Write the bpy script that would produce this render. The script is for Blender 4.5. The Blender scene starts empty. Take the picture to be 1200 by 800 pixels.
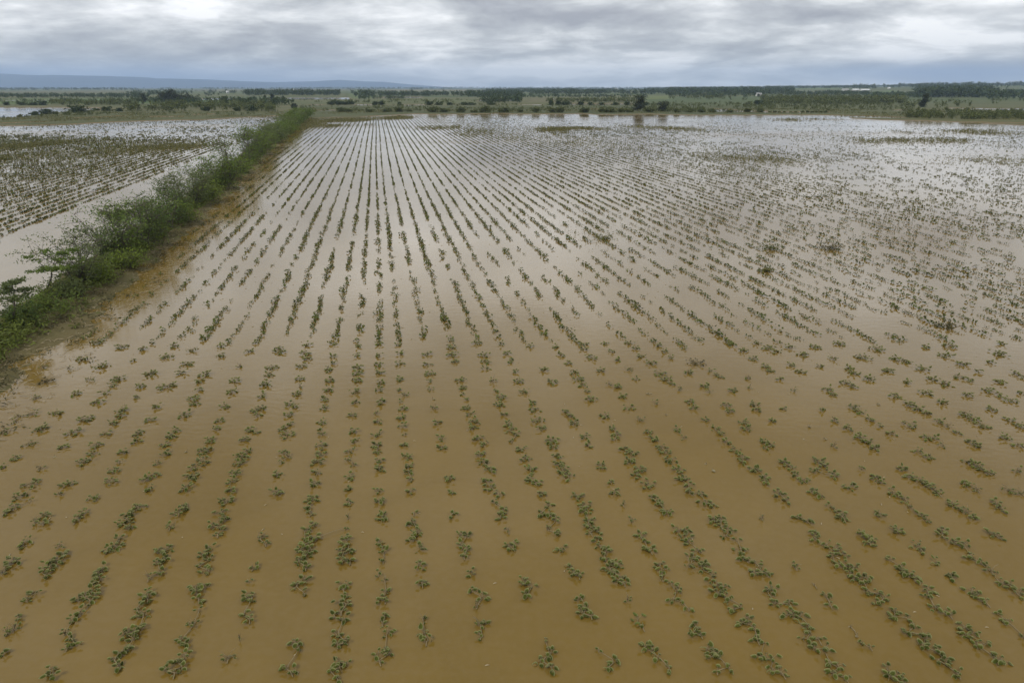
import bpy, math
import numpy as np
from mathutils import Vector
rng = np.random.default_rng(7)
scene = bpy.context.scene
COL = scene.collection

# ------------------------------------------------------------------ camera frame (survey of the place)
H, YH, F = 10.0, 102.0, 800.0
TH = math.atan((400 - YH) / F)
CT, ST = math.cos(TH), math.sin(TH)
def ground(x, y, z=0.0):
    """the place on level z that the surveyed sight line (x, y) meets"""
    x = np.asarray(x, float); y = np.asarray(y, float)
    rx = (x - 600) / F; ry = CT + (400 - y) / F * ST; rz = -ST + (400 - y) / F * CT
    t = (H - z) / -rz
    return rx * t, ry * t, t
def sight(X, Y, Z=0.0):
    dz = Z - H
    fwd = Y * CT - dz * ST; up = Y * ST + dz * CT
    return 600 + F * X / fwd, 400 - F * up / fwd
def mpp(x, y):
    return float(ground(x, y)[2]) / F
YAW = math.radians(10.615)
RA = np.array([-math.sin(YAW), math.cos(YAW)])     # along the crop rows
CA = np.array([math.cos(YAW), math.sin(YAW)])      # across them

# ------------------------------------------------------------------ node helpers
def new_mat(name):
    m = bpy.data.materials.new(name); m.use_nodes = True
    nt = m.node_tree; nt.nodes.clear()
    return m, nt
class N:
    def __init__(s, nt): s.nt = nt
    def __call__(s, kind, **kw):
        n = s.nt.nodes.new(kind)
        ins = kw.pop('ins', {})
        for k, v in kw.items(): setattr(n, k, v)
        for k, v in ins.items():
            if isinstance(v, bpy.types.NodeSocket): s.nt.links.new(v, n.inputs[k])
            else: n.inputs[k].default_value = v
        return n
    def math(s, op, a, b=None, c=None, clamp=False):
        n = s.nt.nodes.new('ShaderNodeMath'); n.operation = op; n.use_clamp = clamp
        for i, v in enumerate((a, b, c)):
            if v is None: continue
            if isinstance(v, bpy.types.NodeSocket): s.nt.links.new(v, n.inputs[i])
            else: n.inputs[i].default_value = v
        return n.outputs[0]
    def mix(s, f, a, b):
        n = s.nt.nodes.new('ShaderNodeMix'); n.data_type = 'RGBA'; n.clamp_factor = True
        for sock, v in ((n.inputs[0], f), (n.inputs[6], a), (n.inputs[7], b)):
            if isinstance(v, bpy.types.NodeSocket): s.nt.links.new(v, sock)
            elif isinstance(v, (int, float)): sock.default_value = v
            else: sock.default_value = (*v, 1)
        return n.outputs[2]
    def ramp(s, f, stops):
        n = s.nt.nodes.new('ShaderNodeValToRGB'); s.nt.links.new(f, n.inputs[0])
        e = n.color_ramp.elements
        while len(e) < len(stops): e.new(0.5)
        for i, (p, c) in enumerate(stops):
            e[i].position = p; e[i].color = (*c, 1) if len(c) == 3 else c
        return n.outputs[0]
    def noise(s, vec, scale, detail=4, rough=.55, dist=0.0):
        n = s('ShaderNodeTexNoise', ins={'Scale': scale, 'Detail': detail, 'Roughness': rough, 'Distortion': dist})
        if vec is not None: s.nt.links.new(vec, n.inputs['Vector'])
        return n.outputs[0]
    def out(s, surf):
        o = s.nt.nodes.new('ShaderNodeOutputMaterial'); s.nt.links.new(surf, o.inputs['Surface'])

def leaf_mat(name, dark, light, back, rim=None, trans=.25, nscale=3.0, rough=.7):
    m, nt = new_mat(name); n = N(nt)
    geo = n('ShaderNodeNewGeometry')
    oi = n('ShaderNodeObjectInfo')
    f = n.noise(geo.outputs['Position'], nscale, 3)
    f = n.math('MULTIPLY_ADD', n.math('SUBTRACT', f, .5), 2.2, .5, clamp=True)
    f = n.math('MULTIPLY_ADD', n.math('SUBTRACT', geo.outputs['Random Per Island'], .5), .7, f, clamp=True)
    c = n.mix(f, dark, light)
    c = n.mix(geo.outputs['Backfacing'], c, back)
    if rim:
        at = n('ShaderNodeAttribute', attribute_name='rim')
        c = n.mix(n.math('MULTIPLY', at.outputs['Fac'], .7), c, rim)  # light caught on the cupped leaf edges, put into the colour
    b = n('ShaderNodeBsdfPrincipled', ins={'Base Color': c, 'Roughness': rough, 'Specular IOR Level': .1})
    if trans:
        t = n('ShaderNodeBsdfTranslucent', ins={'Color': c})
        mx = n('ShaderNodeMixShader', ins={0: trans, 1: b.outputs[0], 2: t.outputs[0]})
        n.out(mx.outputs[0])
    else: n.out(b.outputs[0])
    return m
def plain_mat(name, c0, c1, scale=4.0, rough=.8):
    m, nt = new_mat(name); n = N(nt)
    geo = n('ShaderNodeNewGeometry')
    c = n.mix(n.noise(geo.outputs['Position'], scale, 5), c0, c1)
    n.out(n('ShaderNodeBsdfPrincipled', ins={'Base Color': c, 'Roughness': rough}).outputs[0])
    return m

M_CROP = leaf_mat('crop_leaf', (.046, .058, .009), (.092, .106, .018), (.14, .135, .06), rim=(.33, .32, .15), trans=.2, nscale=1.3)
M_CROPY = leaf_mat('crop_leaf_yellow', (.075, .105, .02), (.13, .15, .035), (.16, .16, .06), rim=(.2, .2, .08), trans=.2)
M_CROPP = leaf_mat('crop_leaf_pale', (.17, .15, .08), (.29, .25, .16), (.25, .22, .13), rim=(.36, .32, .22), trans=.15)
M_CROPD = leaf_mat('crop_leaf_brown', (.055, .052, .022), (.11, .095, .042), (.11, .10, .05), trans=.15)
M_MID = leaf_mat('crop_leaf_distant', (.050, .062, .013), (.098, .114, .026), (.11, .115, .05), trans=.15, nscale=.5)
M_STEM = plain_mat('crop_stem', (.16, .115, .06), (.24, .19, .09), 20)
M_WEED = leaf_mat('weed_leaf', (.085, .088, .026), (.15, .142, .05), (.14, .135, .055), trans=.2, nscale=.15)
M_SHRUB = leaf_mat('shrub_leaf', (.080, .118, .022), (.155, .215, .046), (.14, .185, .055), trans=.35, nscale=.8)
M_SHRUBG = leaf_mat('shrub_leaf_grey', (.088, .112, .040), (.15, .182, .066), (.15, .18, .08), trans=.35, nscale=.8)
M_SHRUBD = leaf_mat('shrub_leaf_dark', (.055, .088, .022), (.112, .158, .038), (.11, .145, .05), trans=.3, nscale=.8)
M_LIME = leaf_mat('shrub_leaf_bright', (.105, .150, .022), (.19, .245, .04), (.15, .19, .05), trans=.35, nscale=.9)
M_GRASS = leaf_mat('bank_grass', (.080, .104, .020), (.150, .18, .036), (.13, .155, .045), trans=.25, nscale=.4)
M_BARK = plain_mat('bark', (.045, .035, .026), (.095, .078, .06), 9)
M_TREE = leaf_mat('far_tree_leaf', (.030, .052, .020), (.062, .088, .030), (.06, .08, .032), trans=.2, nscale=.12)
M_TREEO = leaf_mat('olive_bush_leaf', (.060, .078, .024), (.115, .130, .040), (.10, .115, .045), trans=.2, nscale=.2)
M_TREED = leaf_mat('dark_tree_leaf', (.032, .046, .024), (.062, .076, .036), (.06, .07, .036), trans=.15, nscale=.12)
M_WALL = plain_mat('white_wall', (.68, .67, .63), (.82, .81, .78), .6)
M_ROOF = plain_mat('metal_roof', (.66, .67, .68), (.8, .81, .82), .5, .5)
M_ROOFR = plain_mat('grey_roof', (.34, .33, .33), (.46, .45, .44), .5, .6)
M_DOOR = plain_mat('dark_door', (.06, .05, .045), (.1, .09, .08), 2)
M_DEBRIS = plain_mat('straw', (.26, .2, .11), (.42, .35, .22), 3)

# ------------------------------------------------------------------ mesh helpers
def link(o, parent=None):
    COL.objects.link(o)
    if parent: o.parent = parent
    return o
def tag(o, label=None, cat=None, group=None, kind=None):
    if label: o['label'] = label
    if cat: o['category'] = cat
    if group: o['group'] = group
    if kind: o['kind'] = kind
    return o
class MB:
    """collects vertices and faces, then becomes one mesh"""
    def __init__(s): s.v = []; s.f = []; s.n = 0; s.rim = []; s.q = []
    def add(s, verts, faces, rim=None):
        verts = np.asarray(verts, float).reshape(-1, 3)
        s.v.append(verts); s.rim.append(np.zeros(len(verts)) if rim is None else np.asarray(rim, float))
        for f in faces: s.f.append([i + s.n for i in f])
        s.n += len(verts)
    def quads(s, Q):
        """Q (n,4,3)"""
        Q = np.asarray(Q, float); k = len(Q)
        if not k: return
        s.v.append(Q.reshape(-1, 3)); s.rim.append(np.zeros(k * 4))
        s.q.append(np.arange(k * 4).reshape(k, 4) + s.n); s.n += k * 4
    def build(s, name, mat, parent=None, loc=None, smooth=False):
        me = bpy.data.meshes.new(name)
        V = np.concatenate(s.v) if s.v else np.zeros((0, 3))
        lens = [len(f) for f in s.f]
        flat = [i for f in s.f for i in f]
        Q = np.concatenate(s.q) if s.q else np.zeros((0, 4), int)
        lens = np.array(lens + [4] * len(Q), int)
        idx = np.concatenate([np.array(flat, int), Q.reshape(-1)]).astype(np.int32)
        me.vertices.add(len(V)); me.vertices.foreach_set('co', V.astype(np.float32).reshape(-1))
        me.loops.add(len(idx)); me.loops.foreach_set('vertex_index', idx)
        me.polygons.add(len(lens))
        st = np.zeros(len(lens), np.int32); st[1:] = np.cumsum(lens)[:-1]
        me.polygons.foreach_set('loop_start', st)
        r = np.concatenate(s.rim) if s.rim else np.zeros(0)
        if r.any():
            at = me.attributes.new('rim', 'FLOAT', 'POINT'); at.data.foreach_set('value', r.astype(np.float32))
        me.update(calc_edges=True)
        if smooth: me.polygons.foreach_set('use_smooth', np.ones(len(lens), bool))
        me.validate()
        me.materials.append(mat)
        o = bpy.data.objects.new(name, me)
        if loc is not None: o.location = loc
        return link(o, parent)
def empty(name, loc):
    o = bpy.data.objects.new(name, None); o.location = loc; o.empty_display_size = .2
    return link(o)
def tube(mb, pts, rad, seg=5):
    pts = np.asarray(pts, float); k = len(pts)
    d = np.gradient(pts, axis=0); d /= np.linalg.norm(d, axis=1)[:, None] + 1e-9
    ref = np.where(np.abs(d[:, 2:3]) > .9, [[1., 0, 0]], [[0, 0, 1.]])
    u = np.cross(d, ref); u /= np.linalg.norm(u, axis=1)[:, None] + 1e-9
    w = np.cross(d, u)
    an = np.arange(seg) / seg * 2 * np.pi
    V = pts[:, None] + np.asarray(rad, float)[:, None, None] * (np.cos(an)[None, :, None] * u[:, None] + np.sin(an)[None, :, None] * w[:, None])
    fs = [[i * seg + j, i * seg + (j + 1) % seg, (i + 1) * seg + (j + 1) % seg, (i + 1) * seg + j] for i in range(k - 1) for j in range(seg)]
    fs.append(list(range((k - 1) * seg, k * seg)))
    mb.add(V, fs)
def unit(a): return a / (np.linalg.norm(a, axis=-1, keepdims=True) + 1e-9)
def cards(P, L, W, g, up=.4, droop=0.0):
    """rhombic leaves at P, length L, width W, random attitude"""
    k = len(P)
    d = unit(g.normal(size=(k, 3)) * [1, 1, .6] + [0, 0, -droop])
    nn = unit(g.normal(size=(k, 3)) + [0, 0, up * 3])
    s = unit(np.cross(d, nn)); L = np.broadcast_to(L, (k,))[:, None]; W = np.broadcast_to(W, (k,))[:, None]
    nn = np.cross(s, d)
    return np.stack([P - d * L * .5, P + s * W * .5 + nn * W * .12, P + d * L * .5, P - s * W * .5 + nn * W * .12], 1)
def inside(poly, x, y):
    poly = np.asarray(poly, float); r = np.zeros(len(x), bool); j = len(poly) - 1
    for i in range(len(poly)):
        xi, yi = poly[i]; xj, yj = poly[j]
        c = ((yi > y) != (yj > y)) & (x < (xj - xi) * (y - yi) / (yj - yi + 1e-12) + xi)
        r ^= c; j = i
    return r
def vnoise(x, y, seed=0):
    """smooth value noise in 0..1"""
    x = np.asarray(x, float); y = np.asarray(y, float)
    xi = np.floor(x).astype(np.int64); yi = np.floor(y).astype(np.int64); fx = x - xi; fy = y - yi
    def h(a, b):
        q = np.sin(a * 127.1 + b * 311.7 + seed * 74.7) * 43758.5453
        return q - np.floor(q)
    fx = fx * fx * (3 - 2 * fx); fy = fy * fy * (3 - 2 * fy)
    return (h(xi, yi) * (1 - fx) + h(xi + 1, yi) * fx) * (1 - fy) + (h(xi, yi + 1) * (1 - fx) + h(xi + 1, yi + 1) * fx) * fy
def fbm(x, y, seed=0, o=3):
    r = 0; a = .5; t = 0
    for i in range(o):
        r = r + a * vnoise(x * 2 ** i, y * 2 ** i, seed + i); t += a; a *= .5
    return r / t
def sstep(a, b, x):
    t = np.clip((x - a) / (b - a), 0, 1); return t * t * (3 - 2 * t)

# ------------------------------------------------------------------ hedge bank line
HC = [(-120, 480), (-60, 438), (0, 394), (50, 358), (100, 328), (150, 294), (200, 256), (250, 217), (290, 184), (325, 156), (350, 137)]
HX, HY, _ = ground(*np.array(HC, float).T)
def hedge_c(along):
    """across-row coordinate of the hedge axis at a given along-row distance"""
    a = HX * RA[0] + HY * RA[1]; c = HX * CA[0] + HY * CA[1]
    return np.interp(along, a, c)
HMAX = float(HX[-1] * RA[0] + HY[-1] * RA[1])

# ------------------------------------------------------------------ land and water
EX = np.array([-3000, 0, 80, 150, 230, 300, 340, 352, 420, 480, 600, 850, 960, 1000, 1060, 1130, 1200, 3000], float)
EY = np.array([147, 147, 145.5, 143, 140.5, 136.5, 135.5, 138.5, 137.5, 134, 133.5, 134.5, 135.5, 138.5, 141, 143.5, 147, 150], float)
PONDS = [[(-200, 125.8), (60, 126), (121, 126.2), (121, 129), (86, 130.5), (60, 133.5), (20, 138.5), (-200, 144)],
         [(318, 114.6), (412, 114.4), (412, 116.8), (318, 117)],
         [(236, 115.4), (276, 115.4), (276, 117.4), (236, 117.4)],
         [(0, 117.6), (70, 117.2), (70, 118.3), (0, 118.5)],
         [(448, 113.6), (494, 113.6), (494, 115.4), (448, 115.4)],
         [(562, 117), (604, 117), (604, 119), (562, 119)],
         [(612, 122.6), (636, 122.6), (636, 123.8), (612, 123.8)],
         [(655, 121.3), (742, 121.1), (742, 123.6), (655, 123.8)],
         [(364, 122.6), (380, 122.6), (380, 123.8), (364, 123.8)],
         [(416, 122.4), (440, 122.6), (440, 124), (416, 124)],
         [(472, 123), (498, 123), (498, 124), (472, 124)],
         [(362, 129), (395, 129), (395, 130.6), (362, 130.6)],
         [(842, 127.2), (876, 129.5), (900, 129.3), (900, 132.6), (838, 131.2)],
         [(896, 131), (968, 131), (968, 132.8), (896, 132.8)],
         [(1044, 129), (1066, 128.6), (1066, 130.2), (1044, 130.6)],
         [(1110, 126.6), (1200, 127.4), (1400, 128.4), (1400, 130.6), (1200, 129.8), (1110, 128)],
         [(690, 128), (700, 128), (700, 129.6), (690, 129.6)], [(162, 125.4), (165, 125.4), (165, 127.2), (160, 127.2)],
         [(176, 125.4), (180, 125.4), (180, 127), (175, 127)], [(1125, 143.2), (1200, 144.2), (1200, 145.4), (1125, 144.2)],
         [(905, 134.5), (1010, 135.4), (1060, 137.6), (1060, 139.5), (990, 138), (905, 137)],
         [(170, 136.6), (212, 136.4), (214, 138), (176, 138.4)], [(225, 134.2), (254, 134), (254, 135.2), (225, 135.6)],
         [(80, 138.6), (148, 135.8), (152, 137.4), (90, 140.2)], [(0, 144.5), (60, 142.6), (60, 143.8), (0, 146)]]
def rise(X, Y):
    return 15 * sstep(.12, .75, X / np.maximum(Y, 1)) * sstep(700, 2200, Y)
def land_h(X, Y):
    px, py = sight(X, np.maximum(Y, 6))
    py = np.where(Y < 15, 700, py)
    wob = (fbm(X * .11, Y * .045, 3) - .5)
    ed = np.interp(px, EX, EY)
    # positive = in the flood
    d = (py - ed) + wob * 2.6
    h = .3 - .55 * sstep(-.5, .6, d)
    n2 = (fbm(X * .02, Y * .012, 9) - .5)
    for P in PONDS:
        ins = inside(P, px + n2 * 14, py + wob * .7)
        h = np.where(ins, -.25, h)
    h = h + np.where(h > .1, (fbm(X * .05, Y * .02, 5) - .5) * .25, 0)
    return h + rise(X, Y)
def axis(parts):
    r = []
    for a, b, st in parts: r += list(np.arange(a, b, st))
    return np.array(r + [parts[-1][1]], float)
ys = np.concatenate([axis([(-60, 60, 10), (60, 200, 4), (200, 330, 2.2), (330, 520, 5), (520, 1000, 10)])[:-1], np.geomspace(1000, 9000, 60)])
xp = np.concatenate([axis([(0, 300, 3), (300, 700, 10)])[:-1], np.geomspace(700, 9000, 36)])
xs = np.concatenate([-xp[:0:-1], xp])
XX, YY = np.meshgrid(xs, ys)
ZZ = land_h(XX.ravel(), YY.ravel()).reshape(XX.shape)
def grid_obj(name, X, Y, Z, mat, smooth=True):
    r, c = X.shape; mb = MB()
    mb.v = [np.stack([X, Y, Z], -1).reshape(-1, 3)]; mb.rim = [np.zeros(r * c)]; mb.n = r * c
    i = np.arange(r * c).reshape(r, c)
    mb.q = [np.stack([i[:-1, :-1], i[:-1, 1:], i[1:, 1:], i[1:, :-1]], -1).reshape(-1, 4)]
    return mb.build(name, mat, smooth=smooth)

m, nt = new_mat('ground_soil_and_fields'); n = N(nt)
geo = n('ShaderNodeNewGeometry'); pos = geo.outputs['Position']
mp = n('ShaderNodeMapping', ins={'Vector': pos, 'Scale': (.0055, .0036, 0.0), 'Rotation': (0, 0, .18)})
vor = n('ShaderNodeTexVoronoi', ins={'Vector': mp.outputs[0], 'Scale': 1.0, 'Randomness': .9})
sep = n('ShaderNodeSeparateColor', ins={0: vor.outputs['Color']})
patch = n.ramp(sep.outputs[0], [(0, (.050, .085, .024)), (.3, (.075, .105, .032)), (.5, (.060, .105, .024)), (.7, (.13, .13, .05)), (.9, (.17, .15, .075)), (1, (.12, .17, .04))])
mpb = n('ShaderNodeMapping', ins={'Vector': pos, 'Scale': (.006, .010, 0.0), 'Rotation': (0, 0, .06)})
band = n.noise(mpb.outputs[0], 1.0, 6, .62, .6)
patch = n.mix(n.math('MULTIPLY_ADD', band, 3.2, -1.15, clamp=True), patch, n.ramp(band, [(.35, (.05, .085, .022)), (.5, (.085, .115, .03)), (.62, (.15, .14, .06)), (.7, (.2, .18, .10))]))
n1 = n.noise(pos, .05, 6, .65); n2 = n.noise(pos, .6, 5, .6)
olive = n.mix(n.math('MULTIPLY_ADD', band, 2.6, -.8, clamp=True), n.mix(n1, (.050, .062, .018), (.118, .118, .042)), n.mix(n1, (.11, .10, .04), (.19, .16, .08)))
sx = n('ShaderNodeSeparateXYZ', ins={0: pos})
farf = n.math('MULTIPLY_ADD', sx.outputs[1], 1 / 260., -330 / 260., clamp=True)
gcol = n.mix(.30, n.mix(farf, olive, patch), (.010, .032, .006))
pc = n('ShaderNodeAttribute', attribute_name='parcel'); pm = n('ShaderNodeAttribute', attribute_name='parcel_mask')
gcol = n.mix(n.math('MULTIPLY', pm.outputs['Fac'], .85), gcol, n.mix(n.math('MULTIPLY_ADD', n1, 1.6, -.3, clamp=True), n.mix(.45, pc.outputs['Color'], (.03, .04, .012)), pc.outputs['Color']))
gcol = n.mix(n.math('MULTIPLY_ADD', n2, .8, -.15, clamp=True), gcol, n.mix(n1, (.045, .055, .02), (.12, .11, .05)))
mud = n.mix(n2, (.115, .085, .045), (.19, .145, .082))
mf = n.math('MULTIPLY_ADD', n.math('ADD', sx.outputs[2], n.math('MULTIPLY_ADD', n2, .2, -.1)), -9.0, 1.7, clamp=True)
gcol = n.mix(mf, gcol, mud)
bmp = n('ShaderNodeBump', ins={'Strength': .4, 'Distance': .1, 'Height': n2})
n.out(n('ShaderNodeBsdfPrincipled', ins={'Base Color': gcol, 'Roughness': .9, 'Normal': bmp.outputs[0], 'Specular IOR Level': .2}).outputs[0])
go = tag(grid_obj('ground', XX, YY, ZZ, m), kind='structure')
PARCELS = [([(-1500, 101.5), (3000, 101.5), (3000, 104.6), (-1500, 104.6)], (0.024, 0.043, 0.016)), ([(-300, 107), (170, 107), (170, 109.3), (-300, 109.3)], (0.125, 0.12, 0.055)), ([(-300, 116.5), (150, 116), (150, 122), (-300, 125)], (0.081, 0.144, 0.027)),
           ([(150, 117), (300, 117), (300, 121.5), (150, 122)], (0.065, 0.127, 0.024)), ([(230, 105), (290, 105), (290, 106.6), (230, 106.6)], (0.170, 0.161, 0.082)),
           ([(300, 104.8), (410, 104.8), (410, 106), (300, 106)], (0.125, 0.118, 0.06)), ([(408, 106), (442, 106), (438, 116), (408, 116)], (0.094, 0.144, 0.036)),
           ([(450, 105.3), (560, 105.3), (556, 107), (450, 107)], (0.200, 0.175, 0.091)), ([(420, 116.4), (560, 116.4), (560, 121.5), (420, 121.5)], (.095, .115, .036)),
           ([(350, 124.5), (905, 124.5), (905, 135), (480, 134.6), (350, 139)], (.055, .072, .022)), ([(620, 115.5), (765, 115.5), (765, 120), (620, 120)], (0.140, 0.124, 0.065)),
           ([(745, 114), (910, 113), (910, 120), (760, 120)], (0.055, 0.095, 0.028)), ([(757, 112.8), (785, 112.5), (787, 116.6), (757, 117)], (0.13, 0.17, 0.045)), ([(745, 120), (905, 120), (905, 124.5), (745, 124.5)], (0.062, 0.092, 0.028)),
           ([(920, 105.2), (985, 105.2), (985, 107.6), (920, 107.6)], (0.122, 0.185, 0.048)), ([(1024, 108.8), (1056, 108.8), (1056, 112.5), (1024, 112.5)], (0.103, 0.174, 0.040)), ([(1068, 108.6), (1084, 108.6), (1084, 111.5), (1068, 111.5)], (0.103, 0.174, 0.040)),
           ([(900, 123.5), (1062, 123.5), (1062, 139), (900, 135)], (.078, .090, .030)), ([(1062, 122.6), (1300, 122.6), (1300, 128), (1062, 127)], (.092, .10, .038)), ([(-60, 132.5), (345, 131), (345, 137), (-60, 150)], (.072, .082, .026)), ([(1060, 139), (1300, 141), (1300, 150), (1060, 143)], (0.101, 0.101, 0.031))]
vx, vy = sight(XX.ravel(), np.maximum(YY.ravel(), 6)); vy = np.where(YY.ravel() < 20, 700, vy)
vx = vx + (fbm(XX.ravel() * .03, YY.ravel() * .01, 91) - .5) * 10; vyn = vy + (fbm(XX.ravel() * .02, YY.ravel() * .006, 92) - .5) * .8
pcl = np.zeros((len(vx), 4)); pcl[:, 3] = 1; pmk = np.zeros(len(vx))
for P, c in PARCELS:
    q = inside(P, vx, vyn); pcl[q, :3] = c; pmk[q] = 1
a1 = go.data.attributes.new('parcel', 'FLOAT_COLOR', 'POINT'); a1.data.foreach_set('color', pcl.astype(np.float32).ravel())
a2 = go.data.attributes.new('parcel_mask', 'FLOAT', 'POINT'); a2.data.foreach_set('value', pmk.astype(np.float32))

# muddy flood water
m, nt = new_mat('flood_water'); n = N(nt)
geo = n('ShaderNodeNewGeometry'); pos = geo.outputs['Position']
big = n.noise(pos, .045, 4, .55, .4); mid = n.noise(pos, .30, 5, .62, 1.6); fine = n.noise(pos, 6., 3, .6)
f = n.math('MULTIPLY_ADD', n.math('SUBTRACT', big, .5), 1.7, .5, clamp=True)
f = n.math('MULTIPLY_ADD', n.math('SUBTRACT', mid, .5), .8, f, clamp=True)
col = n.mix(f, (.128, .082, .014), (.182, .118, .026))
col = n.mix(n.math('MULTIPLY_ADD', n.math('SUBTRACT', fine, .5), .5, .06, clamp=True), col, (.2, .145, .07))
mp = n('ShaderNodeMapping', ins={'Vector': pos, 'Scale': (2.2, 5.0, 1), 'Rotation': (0, 0, .3)})
w1 = n.noise(mp.outputs[0], 1.0, 3, .5)
w2 = n.noise(pos, .25, 3, .5)
bump = n('ShaderNodeBump', ins={'Strength': .09, 'Distance': .05, 'Height': w1})
mp2 = n('ShaderNodeMapping', ins={'Vector': pos, 'Scale': (.012, .05, 1), 'Rotation': (0, 0, .05)})
wind = n.noise(mp2.outputs[0], 1.0, 4, .6, .5)
rg = n.math('MULTIPLY_ADD', n.math('MULTIPLY_ADD', wind, 3.0, -1.2, clamp=True), .15, .03)
n.out(n('ShaderNodeBsdfPrincipled', ins={'Base Color': col, 'Roughness': rg, 'IOR': 1.33, 'Normal': bump.outputs[0]}).outputs[0])
mb = MB(); mb.add([(-2500, -60, 0), (2500, -60, 0), (2500, 2200, 0), (-2500, 2200, 0)], [[0, 1, 2, 3]])
tag(mb.build('water', m), kind='structure')

# low earth bank that carries the hedge
al = np.arange(8, HMAX + 6, .3); of = np.linspace(-3.2, 5.2, 43)
AL, OF = np.meshgrid(al, of, indexing='ij')
hc = hedge_c(AL); hc = hc + (fbm(AL * .12, AL * 0, 21) - .5) * 1.2
CC = hc + OF
BX = CC * CA[0] + AL * RA[0]; BY = CC * CA[1] + AL * RA[1]
prof = np.interp(OF, [-3.2, -1.6, -.6, .7, 1.3, 1.9, 2.6, 3.4, 5.2], [-.3, -.02, .34, .28, .11, .06, .01, -.08, -.25])
wid = fbm(AL * .25, AL * 0 + 3, 33)
BZ = prof + (fbm(BX * .9, BY * .9, 13, 4) - .5) * .22 + np.where(OF > 1.2, (wid - .55) * .15 + (fbm(BX * 2.3, BY * 2.3, 17, 3) - .5) * .16, 0)
m, nt = new_mat('wet_bank_soil'); n = N(nt)
geo = n('ShaderNodeNewGeometry'); pos = geo.outputs['Position']
a1 = n.noise(pos, 1.2, 6, .65); a2 = n.noise(pos, 9, 5, .7); a3 = n.noise(pos, .3, 3, .6)
c = n.mix(a1, (.080, .066, .027), (.145, .118, .055))
c = n.mix(n.math('MULTIPLY_ADD', a3, 2.4, -.9, clamp=True), c, (.088, .086, .034))
c = n.mix(n.math('MULTIPLY_ADD', a2, 4, -2.25, clamp=True), c, (.24, .20, .12))
sx = n('ShaderNodeSeparateXYZ', ins={0: pos})
c = n.mix(n.math('MULTIPLY_ADD', sx.outputs[2], 6., -.9, clamp=True), c, (.085, .080, .028))
bmp = n('ShaderNodeBump', ins={'Strength': .6, 'Distance': .06, 'Height': a2})
n.out(n('ShaderNodeBsdfPrincipled', ins={'Base Color': c, 'Roughness': .9, 'Specular IOR Level': .12, 'Normal': bmp.outputs[0]}).outputs[0])
tag(grid_obj('earth_bank', BX, BY, BZ, m), kind='structure')

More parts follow.
